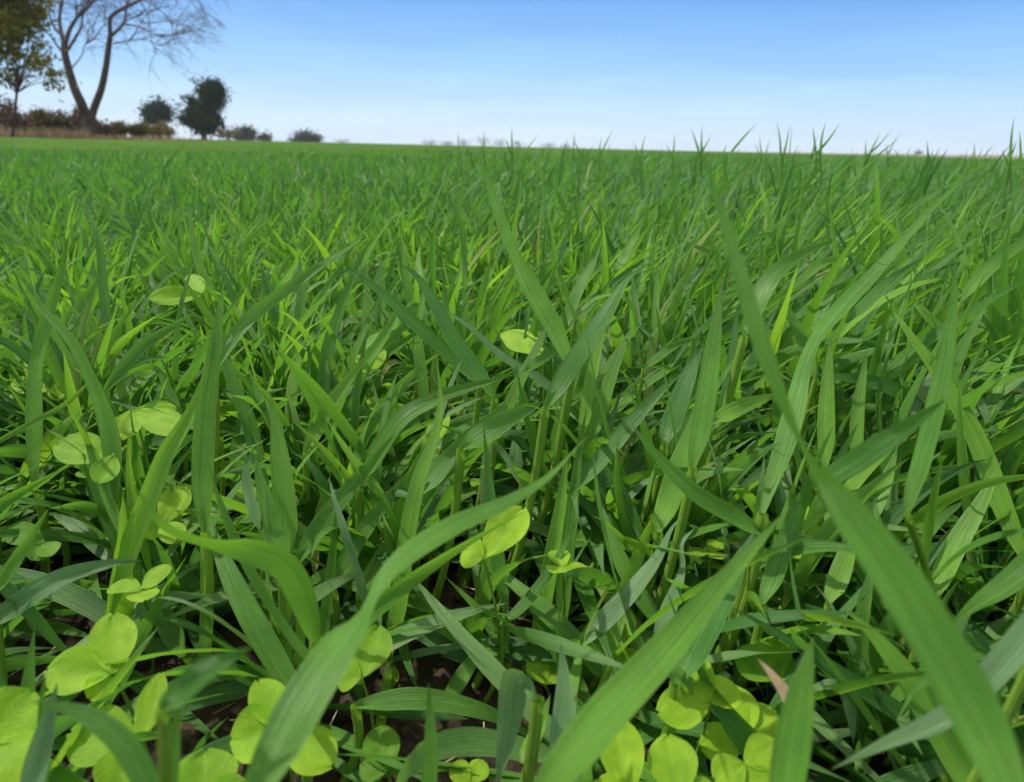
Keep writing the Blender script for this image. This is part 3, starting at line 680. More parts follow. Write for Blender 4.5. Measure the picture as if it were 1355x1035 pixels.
clover('clover with an upright egg shaped leaflet and a broad one at lower left', (150,893), [(150,814,60),(64,888,66),(118,925,40)], .85, d=.30)
clover('clover with one round and one narrow upright leaflet at the lower left', (182,985), [(92,968,80),(213,893,36),(150,1055,74)], .8, d=.27)
clover('large pale clover cut by the left edge of the picture', (-18,985), [(42,915,86),(40,1035,90),(-60,900,70)], .8, d=.24)
clover('clover with three overlapping round leaflets beside the bent blurred blade', (378,968), [(342,903,52),(306,978,74),(440,1012,64)], .85, d=.28)
clover('round clover leaflets at the bottom edge left of the bent blurred blade', (272,1068), [(272,992,84),(212,1030,60),(330,1045,60)], .6, d=.27)
clover('clover with a raised leaflet pointing left above the lower right clovers', (940,930), [(902,866,54),(871,942,56),(972,905,50)], .9, d=.30)
clover('bright clover with hairy stalk in the lower right group', (980,982), [(972,908,58),(1022,940,56),(928,988,54),], .9, d=.31)
clover('bright clover leaflets below the others in the lower right group', (985,1012), [(945,1032,50),(1010,1060,58),(1030,985,50)], .85, d=.29)
clover('tall oval pale clover leaflet under the broad bright blade', (832,1055), [(815,952,62),(790,1035,40)], .9, d=.28)
clover('wide clover leaflet at the bottom edge beside the tall oval one', (898,1058), [(884,972,68),(950,1050,50)], .85, d=.28)
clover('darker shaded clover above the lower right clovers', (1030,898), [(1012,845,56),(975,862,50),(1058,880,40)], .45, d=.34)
clover('crinkled pale clover leaf behind the bent blurred blade', (478,897), [(500,828,58),(448,892,44)], .62, d=.34)
clover('yellow green clover leaf standing up right of the bent blurred blade', (640,738), [(692,672,54),(612,728,46)], .85, d=.36)
clover('clover with a pleated leaflet right of the two upright stems', (815,862), [(822,798,46),(785,872,34),(845,885,34)], .65, d=.38)
clover('clover with two small oval leaflets right of the two upright stems', (826,757), [(778,728,22),(818,711,30)], .55, d=.48)
clover('broad pale clover leaf lying level behind the thin slanting leaf at left', (152,604), [(73,588,50),(128,640,34)], .6, d=.42)
clover('bright clover leaf spread level behind the brown streaked wheat leaf', (178,543), [(246,572,40),(160,582,34),(232,540,22)], .85, d=.46)
clover('small bright clover in the gap near the left edge', (62,520), [(18,506,28),(38,478,24),(88,518,26)], .85, d=.54)
clover('pale flat clover leaf half covered by narrow leaves upper left', (268,390), [(198,394,28),(252,366,24)], .7, d=.66)
clover('bright round clover leaf lit alone in the middle of the wheat', (718,468), [(664,438,36),(700,432,18)], .95, d=.54)
clover('tiny clover leaf left of the hanging pale leaf tip', (622,634), [(577,636,18),(640,646,16)], .85, d=.52)
clover('round clover leaf beside the thick pale slanting stem', (214,692), [(244,642,40),(186,706,34),(240,715,34)], .75, d=.42)
clover('greyish clover leaf behind the thick pale slanting stem', (178,722), [(150,690,42),(150,735,30)], .35, d=.44)
clover('upright bright clover behind the bright blade tip', (1062,712), [(1060,666,46),(1090,700,34),(1045,738,34)], .8, d=.40)
clover('narrow oval clover leaflet left of the largest blurred blade', (1040,872), [(1048,816,30),(1030,905,26)], .7, d=.38)
clover('round clover leaf near the right edge under the long pale leaf', (1346,612), [(1308,586,34),(1352,580,30)], .8, d=.46)
clover('small clover leaf left of the dark bluish blade', (946,672), [(917,650,30),(940,640,22)], .8, d=.46)
clover('small upright clover leaf left of the dark gap in the centre', (486,496), [(506,460,24),(476,470,18)], .75, d=.56)
clover('pale clover leaflets around the dark gap in the centre', (512,548), [(488,528,20),(540,540,22),(510,575,20)], .6, d=.55)
clover('little three leaf clover at the middle of the bottom edge', (622,1034), [(598,1012,30),(642,1008,30),(626,1062,32)], .8, d=.33)
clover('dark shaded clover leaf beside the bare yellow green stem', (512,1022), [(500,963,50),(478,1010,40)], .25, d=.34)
clover('bright clover leaf under the wide bending leaf in the centre', (556,604), [(592,548,26),(580,590,24)], .85, d=.50)
clover('pale clover leaf between the two narrow gaps right of centre', (720,905), [(706,868,34),(745,880,30)], .75, d=.38)
clover('clover leaf low at the lower right corner', (1345,1010), [(1352,975,40),(1320,1000,34)], .6, d=.33)
clover('grey green clover leaf by the left edge above the soil gap', (58,718), [(8,700,36),(45,742,32),(70,735,30)], .3, d=.42)
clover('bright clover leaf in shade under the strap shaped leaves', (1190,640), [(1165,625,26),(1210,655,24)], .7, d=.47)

# ------------------------------------------------------------------ the rest of the crop
GAPS = [(75,745,55,26), (85,832,75,34), (195,1000,38,48), (205,880,30,24), (600,775,60,34), (575,880,50,26), (730,525,20,14), (1215,590,14,14), (520,480,34,20), (625,1000,40,20), (930,965,14,30)]
def proj(P):
    q = (P-CAM) @ RM
    z = -q[:, 2]
    return W0/2+F0*q[:, 0]/z, H0/2-F0*q[:, 1]/z, z

def sector(rng, n, r0, r1, a):
    r = np.sqrt(rng.uniform(r0*r0, r1*r1, n)); th = rng.uniform(-a, a, n)
    return r*np.sin(th), r*np.cos(th)

def clump(rng, X, Y, rows=0.145, s=0.024):
    """drilled rows running away to the left: pull plants towards the row lines"""
    ca, sa = math.cos(0.55), math.sin(0.55)
    u = X*ca+Y*sa; v = -X*sa+Y*ca
    u = np.round(u/rows)*rows + rng.normal(0, s, len(X))
    return u*ca-v*sa, u*sa+v*ca

def hs_at(X, Y):
    return 0.92+0.17*np.tanh(X/np.maximum(Y, .3)*2.2+.1)

def ok_mask(Cs, n):
    """keep plants whose leaves stay off the lens and out of the bare patches"""
    keep = np.ones(n, bool)
    for C in Cs:
        flat = C.reshape(-1, 3); x, y, z = proj(flat)
        dist = np.linalg.norm(flat-CAM, axis=1)
        bad = dist < 0.27
        for gx, gy, gw, gh in GAPS:
            bad |= (np.abs(x-gx) < gw*.5) & (np.abs(y-gy) < gh*.5) & (z > 0.3) & (flat[:, 2] < .09)
        # the clear sky strip over the left half
        bad |= (z > 0) & (x < 560) & (y < 200) & (dist < 6)
        keep &= ~bad.reshape(C.shape[0], -1).any(1)
    return keep

rng = np.random.default_rng(4)
acc = Acc()
def lfsub(l, sel): return {k: v[sel] for k, v in l.items()}
# low side shoots that carpet the ground in front
def low_shoots(n, r0, r1, ang, h0, h1, seg):
    X, Y = sector(rng, n, r0, r1, ang)
    P0, P1, tn, LV = plant_arrays(X, Y, rng, 6, rng.uniform(h0, h1, n))
    for l in LV:
        l['e0'] = l['e0']*rng.uniform(.35, .8, n); l['bend'] = l['bend']*.6; l['L'] = l['L']*1.45; l['tone'] = np.clip(l['tone']+.10, 0, 1)  # raised tone brightens the dim low layer through its colour
    CC = [grow(l['P'], l['az'], l['e0'], l['bend'], l['azd'], l['L'], 10, l['wind'], l['pw'])[0] for l in LV]
    sel = np.where(ok_mask(CC, n))[0]
    for l in LV: blades(acc, lfsub(l, sel), seg, rng=rng)
    V, F, A = tubes(P0[sel], P1[sel], np.full(len(sel), .0022), np.full(len(sel), .0018), np.zeros((len(sel), 3)), tn[sel]*.6+.4, 6, 3); acc.add(V, F, A, 1)
low_shoots(620, .25, .80, math.radians(60), .34, .60, 12)
low_shoots(800, .7, 1.5, math.radians(50), .45, .7, 9)
# near plants, each an object of its own
N1 = 3700
X, Y = sector(rng, N1, .34, 1.35, math.radians(62)); X, Y = clump(rng, X, Y)
o_ = np.argsort(X*X+Y*Y); X, Y = X[o_], Y[o_]
P0, P1, tn, LV = plant_arrays(X, Y, rng, 6, hs_at(X, Y)*0.97*np.clip(.62+.42*(np.hypot(X, Y)-.34)/.3, .62, 1), .92)
CC = [grow(l['P'], l['az'], l['e0'], l['bend'], l['azd'], l['L'], 10, l['wind'], l['pw'])[0] for l in LV]
for l in LV: l['tone'] = np.clip(l['tone']+.06, 0, 1)  # near leaves lightened in colour, in place of more fill light
keep = ok_mask(CC, N1)
dist = np.hypot(X, Y)
keep &= rng.random(N1) < np.clip(0.5+0.7*(dist-0.38)/0.4, 0.5, 1)
ids = np.where(keep)[0]
fx, fy, fz = proj(np.stack([X, Y, np.full(N1, .1)], -1))
inview = [i for i in ids if -60 < fx[i] < 1415 and fy[i] < 1250]
solo = inview[:165]; solo_set = set(solo); rest = np.array([i for i in ids if i not in solo_set])
for i in solo:
    s = np.array([i]); g = (X[i], Y[i], 0)
    e = empty('wheat_plant', g, 'slender green wheat plant, one of the many alike in the near part of the field', 'wheat plant', 'alike wheat plants crowding the near part of the field')
    for l in LV:
        a = Acc(); blades(a, lfsub(l, s), 12, rng=rng)
        V, F, A = a.V[0], a.F[0], a.A[0]
        put('leaf', [(V, F, A)], M_BLUE if rng.random() < .10 else M_LEAF, e, g)
    put('stem', [tubes(P0[s], P1[s], np.array([.0026]), np.array([.0021]), np.array([[.002, 0, 0]]), tn[s]*.6+.4, 8, 5)], M_STEM, e, g)
for l in LV: blades(acc, lfsub(l, rest), 10, rng=rng)
V, F, A = tubes(P0[rest], P1[rest], np.full(len(rest), .0026), np.full(len(rest), .0021), np.zeros((len(rest), 3)), tn[rest]*.6+.4, 6, 3); acc.add(V, F, A, 1)

def zone(n, r0, r1, ang, nl, seg, wsc, stems, rmin=None, hsm=1.0):
    X, Y = sector(rng, n, r0, r1, ang)
    if r1 < 6: X, Y = clump(rng, X, Y, s=.03)
    P0, P1, tn, LV = plant_arrays(X, Y, rng, nl, hs_at(X, Y)*hsm*rng.uniform(.84, 1.05, n)*np.where((rng.random(n) < .10) & (X/Y > -.12), 1.22, 1), wsc)
    CC = [grow(l['P'], l['az'], l['e0'], l['bend'], l['azd'], l['L'], 4, l['wind'], l['pw'])[0] for l in LV]
    k = np.ones(n, bool)
    for C in CC:
        x, y, z = proj(C.reshape(-1, 3))
        b = (z > 0) & (x < 560) & (y < 0.0236*x+172+9)
        k &= ~b.reshape(n, -1).any(1)
    sel = np.where(k)[0]
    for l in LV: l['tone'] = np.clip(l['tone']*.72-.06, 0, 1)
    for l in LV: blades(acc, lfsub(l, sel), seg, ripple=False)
    if stems:
        V, F, A = tubes(P0[sel], P1[sel], np.full(len(sel), .0026), np.full(len(sel), .002), np.zeros((len(sel), 3)), tn[sel]*.6+.4, 4, 1); acc.add(V, F, A, 1)
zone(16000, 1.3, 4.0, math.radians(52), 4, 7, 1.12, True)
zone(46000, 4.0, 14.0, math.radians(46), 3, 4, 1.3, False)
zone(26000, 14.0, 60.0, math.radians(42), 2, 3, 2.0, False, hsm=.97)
o = link('wheat_field', acc.mesh('wheat_field'), [M_LEAF, M_STEM]); tag(o, 'dense green young wheat covering the whole field to the horizon', 'wheat crop', kind='stuff')

# far crop: a rough sheet at the height of the crop, from 9 m out
def far_crop():
    nr, na = 110, 260
    rr = np.geomspace(9, 420, nr); th = np.linspace(math.radians(-70), math.radians(70), na)
    V = []
    for i, r in enumerate(rr):
        for t in th:
            p = Vector((r*math.sin(t), r*math.cos(t), 0))
            z = 0.165 + noise.noise(p*0.9)*0.02 + noise.noise(p*4)*0.015
            if i == 0: z = 0.0
            V.append((p.x, p.y, z))
    idx = np.arange(nr*na).reshape(nr, na)
    F = np.stack([idx[:-1, :-1], idx[1:, :-1], idx[1:, 1:], idx[:-1, 1:]], -1).reshape(-1, 4)[:, ::-1]
    m = simple('far_crop_green', [(0.3, (0.04, 0.085, 0.02)), (0.5, (0.062, 0.12, 0.025)), (0.7, (0.09, 0.155, 0.035))], 1.1, rough=1, spec=0, detail=8)
    o = link('distant_crop', mesh_np('distant_crop', V, F), m); tag(o, 'far even green wheat running up to the horizon', 'wheat crop', kind='stuff')
far_crop()

# small alike clovers under the crop
for i in range(310):
    x, y = sector(rng, 1, .32, 1.5, math.radians(46)); x, y = x[0], y[0]
    h = rng.uniform(.03, .08); hub = np.array([x, y, h])
    px, py, _ = proj(hub[None])
    if py[0] > 790 and (px[0] < 470 or 770 < px[0] < 1090): continue
    if any(abs(px[0]-g[0]) < g[2] and abs(py[0]-g[1]) < g[3] for g in GAPS): continue
    a0 = rng.uniform(0, 6.28); lfs = []
    wd = rng.uniform(.010, .0155)
    for k in range(3):
        a = a0+k*2.09+rng.normal(0, .15); el_ = rng.uniform(-.2, .5)
        ax = np.array([math.cos(a)*math.cos(el_), math.sin(a)*math.cos(el_), math.sin(el_)])
        sd = np.cross(ax, [0, 0, 1]); sd /= np.linalg.norm(sd); nr_ = np.cross(sd, ax)
        if nr_[2] < 0: nr_ = -nr_
        lfs.append((hub+ax*wd*1.15, sd, nr_, wd))
    clover_world('small clover with three rounded leaflets half hidden under the wheat', hub, lfs, rng.uniform(.5, 1), group='alike small clovers half hidden under the wheat')

# soil clods and straw
def litter():
    import bmesh
    bm = bmesh.new(); bmesh.ops.create_icosphere(bm, subdivisions=2, radius=1)
    bv = np.array([v.co[:] for v in bm.verts]); bf = np.array([[v.index for v in f.verts] for f in bm.faces]); bm.free()
    Vs, Fs = [], []; off = 0
    for i in range(5200):
        x, y = sector(rng, 1, .22, 1.7, math.radians(60)); r = rng.gamma(1.6, .0011)+.0008
        k = 1+0.35*np.array([noise.noise(Vector(v*1.4)+Vector((i*3.1, 0, 0))) for v in bv])[:, None]
        v = bv*k*r*rng.uniform(.6, 1.2, 3)+np.array([x[0], y[0], r*.25+rng.uniform(0, .004)])
        Vs.append(v); Fs.append(bf+off); off += len(v)
    o = link('soil_clods', mesh_np('soil_clods', np.concatenate(Vs), np.concatenate(Fs)), M_CLOD)
    tag(o, 'dark crumbly soil clods between the plants', 'soil', kind='stuff')
    n = 1500
    X, Y = sector(rng, n, .22, 1.6, math.radians(60)); L = rng.uniform(.004, .022, n); a = rng.uniform(0, 6.28, n)
    P0 = np.stack([X, Y, rng.uniform(.004, .010, n)], -1); P1 = P0+np.stack([np.cos(a)*L, np.sin(a)*L, rng.uniform(-.002, .006, n)], -1)
    r = rng.uniform(.0003, .0008, n)
    V, F, A = tubes(P0, P1, r, r*.6, np.zeros((n, 3)), rng.uniform(0, 1, n), 4, 2)
    o = link('straw_litter', mesh_np('straw_litter', V, F, {'tone': A[:, 0]}), M_STRAW)
    tag(o, 'dead straw scraps lying on the dark soil', 'straw', kind='stuff')
litter()

# ------------------------------------------------------------------ hedge and trees along the far left edge of the field
def rows_cards(P, size, rng, elong=1.5, up=0.0):
    n = len(P)
    d = rng.normal(0, 1, (n, 3)); d[:, 2] += up; d /= np.linalg.norm(d, axis=1, keepdims=True)
    e = rng.normal(0, 1, (n, 3)); e -= d*np.sum(d*e, 1, keepdims=True); e /= np.linalg.norm(e, axis=1, keepdims=True)
    s = (size*rng.uniform(.6, 1.3, n))[:, None]
    V = np.stack([P-d*s*elong, P+e*s*.55, P+d*s*elong, P-e*s*.55], 1).reshape(-1, 3)
    return V, np.arange(n*4).reshape(n, 4)

def crown_points(blobs, n, rng):
    w_ = np.array([b[3]*b[4]*b[5] for b in blobs]); w_ /= w_.sum()
    k = rng.choice(len(blobs), n, p=w_)
    v = rng.normal(0, 1, (n, 3)); v /= np.linalg.norm(v, axis=1, keepdims=True)
    r = rng.uniform(0.15, 1, n)**(1/2.2)*(1+rng.normal(0, .08, n))
    b = np.array(blobs)[k]
    return b[:, :3]+v*r[:, None]*b[:, 3:6], k

def limb(acc_, pts, r0, r1, sides=8):
    """one tapering limb through the given points"""
    P = catmull(pts, 3*len(pts)); n = len(P); T = np.gradient(P, axis=0); T /= np.linalg.norm(T, axis=1, keepdims=True)+1e-9
    a = np.cross(T, [0.2, 1, 0.1]); a /= np.linalg.norm(a, axis=1, keepdims=True); b = np.cross(T, a)
    r = np.linspace(r0, r1, n); ph = np.arange(sides)*2*np.pi/sides
    V = P[:, None]+r[:, None, None]*(np.cos(ph)[None, :, None]*a[:, None]+np.sin(ph)[None, :, None]*b[:, None])
    idx = np.arange(n*sides).reshape(n, sides); nx = np.roll(idx, -1, 1)
    F = np.stack([idx[:-1], nx[:-1], nx[1:], idx[1:]], -1).reshape(-1, 4)
    acc_.append((V.reshape(-1, 3), F)); return P

def join(name, lst, mat, parent, origin, tone=None):
    off = 0; Vs = []; Fs = []
    for V, F in lst: Vs.append(V-np.array(origin)); Fs.append(F+off); off += len(V)
    V = np.concatenate(Vs)
    at_ = {'tone': tone} if tone is not None else {'tone': np.full(len(V), .5)}
    return link(name, mesh_np(name, V, np.concatenate(Fs), at_, smooth=tone is None), mat, parent)

def base_of(px, d):
    p = at(px, 0.0236*px+178, d); return np.array([p[0], p[1], 0.0])

def leafy_tree(label, px, d, trunk_px, blobs_px, n, size, mat, rng, tonemu=.4, name='leafy_tree', lean=None):
    """blobs_px: (x, y, rx, ry) in photo pixels at distance d; depth radius like rx"""
    B = base_of(px, d); s = d/F0
    e = empty(name, tuple(B), label, 'bush' if 'bush' in name else 'tree')
    blobs = []
    for x, y, rx, ry in blobs_px:
        c = at(x, y, d); blobs.append((c[0], c[1]+rng.normal(0, rx*s*.35), c[2], rx*s, rx*s, ry*s))
    top = np.array(blobs)[:, :3].mean(0)
    tr = []
    limb(tr, [tuple(B-[0, 0, .1]), tuple(B*.6+top*.4+rng.normal(0, .02*d**.5, 3)), tuple(top)], trunk_px*s/2, trunk_px*s/6)
    for b in blobs:
        st = B*.55+top*.45
        limb(tr, [tuple(st), tuple((st+np.array(b[:3]))/2+rng.normal(0, .15, 3)), b[:3]], trunk_px*s/5, trunk_px*s/14, 5)
    join('trunk', tr, M_BARK, e, B)
    P, k = crown_points(blobs, n, rng)
    # clump: pull leaves towards twig ends
    tw = P[rng.choice(len(P), max(20, n//28))]
    near = tw[rng.integers(0, len(tw), n)]
    P = np.where(rng.random(n)[:, None] < .72, near+rng.normal(0, 1, (n, 3))*size*2.6, P)
    V, F = rows_cards(P, size, rng)
    tb = rng.uniform(0, 1, len(blobs))
    hgt = (P[:, 2]-P[:, 2].min())/(np.ptp(P[:, 2])+1e-6)
    tone = np.clip(tonemu+rng.normal(0, .17, n), 0, 1)
    join('crown', [(V, F)], mat, e, B, np.repeat(tone, 4))
    return e

tr_ = np.random.default_rng(21)
# the autumn tree at the left edge
leafy_tree('yellowing green leafy tree at the left edge of the picture', 14, 36, 4,
    [(-30,-10,40,50),(0,5,34,30),(22,-34,40,30),(36,14,16,16),(58,2,13,11),(2,50,30,26),(28,30,20,18),(-30,70,32,30),(30,44,14,13),(48,58,12,11),(20,78,15,12),(44,84,13,10),(62,78,14,8),(80,96,14,7),(70,106,14,6),(6,98,16,9),(50,30,10,8)],
    14000, .11, M_CAUT, tr_, .58, 'leafy_tree')

def bare_tree():
    d = 45.0; B = base_of(119, d); s = d/F0
    e = empty('bare_tree', tuple(B), 'tall leafless tree with a forked trunk above the hedge', 'tree')
    yj = {}
    def Q(x, y, dy=0): p = at(x, y, d+dy); return (p[0], p[1], p[2])
    tr = []
    limb(tr, [(B[0]+.05, B[1], -.1), Q(118,165), Q(117,155), Q(113,148)], 10*s, 6.6*s, 10)
    limb(tr, [Q(116,160), Q(108,138,-.3), Q(99,118,-.4), Q(91,92,-.5), Q(86,72,-.6), Q(85,55,-.6)], 6.4*s, 3.9*s, 10)
    limb(tr, [Q(119,162), Q(125,142,.3), Q(134,118,.4), Q(140,90,.6), Q(143,68,.7), Q(146,47,.8)], 5.2*s, 3.3*s, 10)
    join('trunk', tr, M_BARK, e, B)
    L = [([(85,58),(80,38),(79,20),(84,-10),(92,-60)],3.2),([(86,60),(92,40),(104,20),(116,5),(122,-40)],3.2),([(84,50),(72,36),(66,20),(62,-20)],2.2),
         ([(86,74),(74,58),(64,45),(50,38)],1.9),([(90,66),(102,46),(108,34),(110,15),(118,-20)],2.2),([(146,50),(144,30),(149,20),(165,10),(186,-2),(215,-40)],3.0),
         ([(148,47),(158,38),(165,28),(167,10),(175,-30)],2.4),([(165,32),(185,36),(205,46),(222,52)],1.2),([(95,90),(108,74),(112,60),(125,50)],1.1),
         ([(170,8),(200,-5),(240,-10),(275,-5)],1.6),([(200,-20),(240,-10),(262,14),(275,30)],1.1),([(150,58),(165,55),(190,52),(210,60)],1.0),
         ([(104,22),(125,0),(140,-40)],2.0),([(186,-2),(205,8),(225,28),(235,50)],1.1),([(122,-40),(150,-60),(190,-75),(230,-60),(262,-30)],1.6),([(186,2),(195,20),(200,50),(208,75)],.9)]
    br = []; ends = []
    for pts, r in L:
        z = tr_.uniform(-1.5, 1.5)
        P = limb(br, [Q(x, y, z*i/len(pts)) for i, (x, y) in enumerate(pts)], r*s, r*s*.2, 6)
        for q in P[len(P)//3:]: ends.append((q, P[-1]-P[0]))
    # fine twigs, arching outward and drooping
    def twig(p, dr, ln, r, lvl):
        dr = dr/np.linalg.norm(dr); pts = [p]
        v = dr.copy()
        for k in range(4):
            v = v+tr_.normal(0, .16, 3)+np.array([.10, 0, -.055*(k+1)*(.8 if lvl else .4)]); v /= np.linalg.norm(v)
            pts.append(pts[-1]+v*ln/4)
        limb(br, [tuple(q) for q in pts], r, r*.35, 3)
        if lvl < 2:
            for k in range(3 if lvl == 0 else 3):
                j = tr_.integers(1, 5); twig(pts[j], v+tr_.normal(0, .6, 3), ln*.62, r*.6, lvl+1)
    for i in range(70):
        q, ax = ends[tr_.integers(0, len(ends))]
        dd = ax/np.linalg.norm(ax)*.9+tr_.normal(0, .5, 3)+np.array([.15, 0, .3]); dd /= np.linalg.norm(dd); ln = tr_.uniform(.9, 1.9)
        p1 = q+dd*ln*.5+tr_.normal(0, .08, 3); p2 = q+dd*ln+tr_.normal(0, .15, 3)
        if proj(p2[None])[1][0] > 52 or proj(p2[None])[0][0] > 262: continue
        limb(br, [tuple(q), tuple(p1), tuple(p2)], .042, .016, 5); ends.append((p1, dd)); ends.append((p2, dd))
    for i in range(230):
        q, ax = ends[tr_.integers(0, len(ends))]
        if proj(q[None])[1][0] > 78: continue
        dd = ax/np.linalg.norm(ax)*.6+tr_.normal(0, .55, 3)+np.array([.22, 0, .15])
        twig(q, dd, tr_.uniform(1.0, 2.4), .02, 0)
    join('branches', br, M_TWIG, e, B)
bare_tree()

leafy_tree('small round headed dark tree between the forked tree and the big bush', 208, 120, 4.5, [(198,150,9,11),(212,145,10,11),(220,150,6,11),(207,155,12,6)], 3200, .2, M_CDARK, tr_, .35, 'round_tree')
leafy_tree('big dark bushy tree with an uneven top standing in the hedge gap', 271, 95, 9, [(287,122,12,13),(268,120,8,10),(256,137,6,8),(280,138,14,8),(266,152,17,9),(252,158,12,6),(282,158,12,8),(274,170,13,7),(243,157,6,4),(294,165,4,4)], 8000, .19, M_CDARK, tr_, .4, 'bushy_tree')
leafy_tree('pale low bush right of the big dark tree', 303, 170, 4, [(296,177,9,5),(308,178,9,5)], 500, .25, M_CMID, tr_, .35, 'low_bush')
leafy_tree('rounded dark bush on the horizon nearest the big tree', 326, 230, 5, [(326,177,11,7),(318,180,7,5),(332,181,6,5)], 2000, .32, M_CDARK, tr_, .4, 'round_bush')
leafy_tree('smallest dark bush on the horizon between two larger ones', 350, 260, 3, [(350,183,7,4)], 800, .32, M_CDARK, tr_, .4, 'round_bush')
leafy_tree('wide dark bush on the horizon with a low left end', 405, 260, 5, [(407,182,14,7),(392,186,10,3.5),(417,185,9,5)], 2200, .34, M_CDARK, tr_, .4, 'round_bush')
leafy_tree('tiny dark bush on the right horizon among the wheat tips', 1217, 600, 2, [(1217,203,5,4),(1213,205,4,2)], 200, .6, M_CDARK, tr_, .5, 'round_bush')

def shrub(label, px, d, blobs, n, mat, name, tone=.45, size=.07, group=None, stems=0):
    B = base_of(px, d); s = d/F0
    o_e = empty(name, tuple(B), label, 'shrub', group)
    bl = []
    for x, y, rx, ry in blobs+[(x, .0236*x+171, rx, 8) for x, y, rx, ry in blobs]:
        c = at(x, y, d); bl.append((c[0], c[1]+tr_.normal(0, .3), max(c[2], ry*s*.6), rx*s, max(rx*s*.6, .6), ry*s))
    P, k = crown_points(bl, n, tr_); P[:, 2] = np.abs(P[:, 2])
    tw = P[tr_.choice(n, max(12, n//22))]; P = np.where(tr_.random(n)[:, None] < .6, tw[tr_.integers(0, len(tw), n)]+tr_.normal(0, size*2.2, (n, 3)), P); P[:, 2] = np.abs(P[:, 2])
    V, F = rows_cards(P, size, tr_, 2.2, .5)
    join('foliage', [(V, F)], mat, o_e, B, np.repeat(np.clip(tone+tr_.normal(0, .2, n), 0, 1), 4))
    br = []
    for i in range(stems):
        b = bl[tr_.integers(0, len(bl))]; x0 = np.array([b[0]+tr_.normal(0, b[3]*.4), b[1]+tr_.normal(0, .2), 0])
        tp = x0+np.array([tr_.normal(0, .35), tr_.normal(0, .2), b[2]+b[5]*tr_.uniform(.6, 1.4)])
        limb(br, [tuple(x0), tuple((x0+tp)/2+tr_.normal(0, .08, 3)), tuple(tp)], .018, .006, 4)
    if br: join('stems', br, M_TWIG, o_e, B)
HGp = 'shrubs of the hedge under the trees'
shrub('tall dark brown shrub under the yellowing tree', 8, 44, [(-12,150,24,22),(10,148,14,18),(24,158,12,14),(-50,150,30,26),(34,160,13,13)], 5000, M_BRUSH, 'hedge_shrub', .25, group=HGp, stems=40)
shrub('brown twiggy shrub with green top left of the forked tree', 58, 46, [(48,160,14,13),(66,158,14,12),(78,160,9,13)], 3600, M_CMID, 'hedge_shrub', .3, group=HGp, stems=40)
shrub('dense dark shrub around the foot of the forked tree', 103, 47, [(96,156,9,13),(108,158,12,12),(124,164,6,8),(136,169,13,6)], 2600, M_BRUSH, 'hedge_shrub', .2, group=HGp, stems=24)
shrub('low olive shrub right of the forked tree', 160, 50, [(146,171,16,6),(164,169,10,7),(178,172,12,6)], 2600, M_CMID, 'hedge_shrub', .3, group=HGp, stems=14)
shrub('low olive and brown shrub under the small round headed tree', 208, 60, [(196,170,12,7),(212,170,11,8),(224,173,6,6),(182,172,9,6)], 2200, M_CMID, 'hedge_shrub', .55, group=HGp, stems=10)
# dry grass strip in front of the hedge
n = 9000
u = tr_.uniform(0, 1, n); px = -80+u*360; dd = tr_.uniform(36, 46, n)
px = np.where(tr_.random(n) < .75, -80+u*320, px)
B = np.array([base_of(a, b) for a, b in zip(px, dd)])
hh = np.clip(tr_.gamma(4, .08, n), .1, .7)*np.where(px < 120, 1.1, .65)*np.where((px > 226) & (px < 236), .1, 1)
P = B+np.stack([0*hh, 0*hh, hh*.5], -1)
V, F = rows_cards(P, .0, tr_)
a = tr_.uniform(0, 6.28, n); lw = .03
sx = np.stack([np.cos(a)*lw, np.sin(a)*lw, 0*a], -1); up = np.stack([tr_.normal(0, .12, n), tr_.normal(0, .1, n), hh], -1)
V = np.stack([B-sx, B+sx, B+up+sx*.2, B+up-sx*.2], 1).reshape(-1, 3)
o = link('dry_grass', mesh_np('dry_grass', V, F, {'tone': np.repeat(tr_.uniform(0, 1, n), 4)}, smooth=False), M_DRYGR)
tag(o, 'strip of tan dry grass along the foot of the hedge', 'dry grass', kind='stuff')

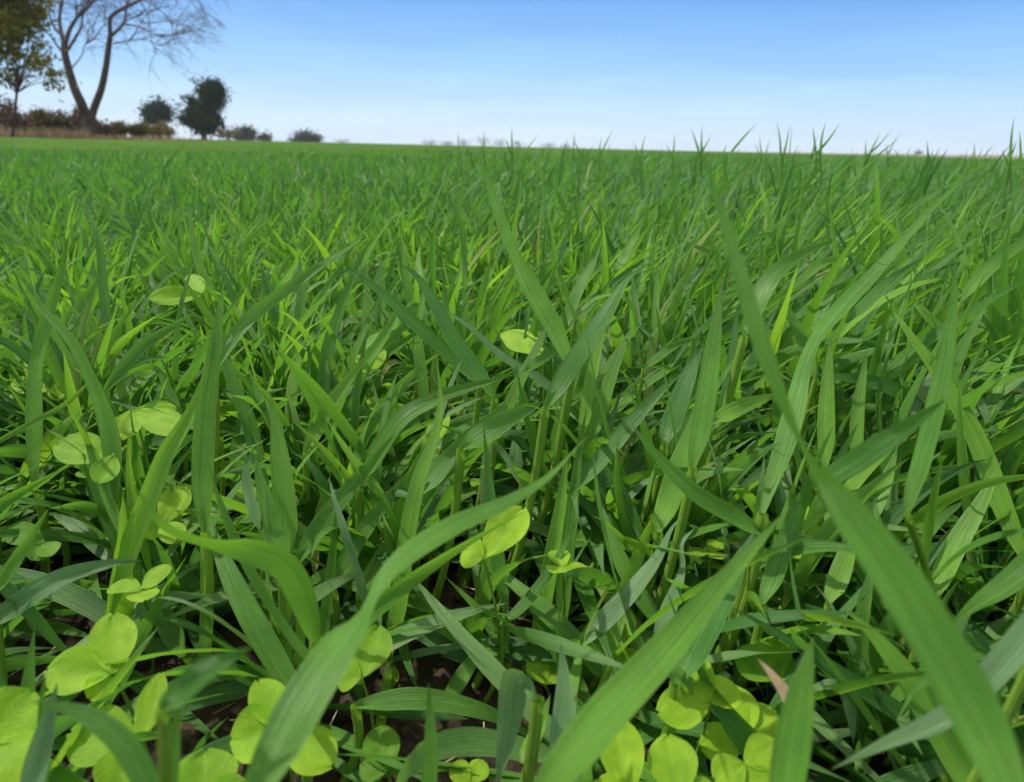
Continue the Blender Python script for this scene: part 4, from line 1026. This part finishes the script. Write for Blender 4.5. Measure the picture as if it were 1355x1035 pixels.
# ploughed land rising slightly beyond the crop on the right
def hill():
    nx, ny = 90, 8; V = []
    for j in range(ny):
        for i in range(nx):
            t = math.radians(12+i*(60/(nx-1))); r = 430+j*60
            k = min(1, (i/(nx-1))*3.2)
            V.append((r*math.sin(t), r*math.cos(t), 0.02 + (2.0*k)*math.sin(math.pi*j/(ny-1)*.9)*(1+.15*math.sin(i*.7))))
    idx = np.arange(nx*ny).reshape(ny, nx)
    F = np.stack([idx[:-1, :-1], idx[:-1, 1:], idx[1:, 1:], idx[1:, :-1]], -1).reshape(-1, 4)
    o = link('hill', mesh_np('hill', V, F), M_PLOUGH); tag(o, kind='structure')
hill()

# hazy trees far off behind the middle of the field
M_FAR = simple('hazed_tree_foliage', [(0.2, (0.16, 0.18, 0.17)), (0.8, (0.26, 0.29, 0.28))], 0.1, trans=.2, attr='tone')  # pale grey foliage colour carries part of the distance haze
for i, (px, rx, h, lab) in enumerate([(570,14,7,'leftmost faint hazy tree on the middle horizon'), (592,10,5,'low faint hazy tree second from the left on the middle horizon'), (612,12,9,'faint hazy tree on the middle horizon left of the tallest'), (640,17,13,'tallest faint hazy tree on the middle horizon'),
                                     (662,12,9,'faint hazy tree on the middle horizon right of the tallest'), (686,10,6,'low faint hazy tree right of the middle horizon group'), (725,12,5,'faint hazy tree standing alone right of the group'), (748,8,5,'rightmost small faint hazy tree on the middle horizon'), (452,9,4,'faint hazy tree right of the wide dark bush')]):
    yb = 178+.0236*px
    leafy_tree(lab, px, 1150, 2, [(px-rx*.4, yb-h*.5, rx*.6, h*.5), (px+rx*.4, yb-h*.4, rx*.6, h*.45), (px, yb-h*.5, rx*.6, h*.4)], 260, .8, M_FAR, tr_, .4, 'far_tree')

# air: far things fade to blue
def haze():
    import bmesh
    bm = bmesh.new(); bmesh.ops.create_cube(bm, size=1); me = bpy.data.meshes.new('haze'); bm.to_mesh(me); bm.free()
    q = NT('haze'); v = q.n('ShaderNodeVolumePrincipled'); v.inputs['Density'].default_value = HAZE
    v.inputs['Color'].default_value = (.97, .985, 1.0, 1); v.inputs['Anisotropy'].default_value = .2
    o_ = q.n('ShaderNodeOutputMaterial'); q.l(v.outputs[0], o_.inputs['Volume'])
    o = link('haze', me, q.m); o.scale = (3300, 3300, 32); o.location = (0, 0, 32/2-1.5); tag(o, 'pale blue haze in the far air', 'haze', kind='stuff')
HAZE = 0.00028
if HAZE: haze()
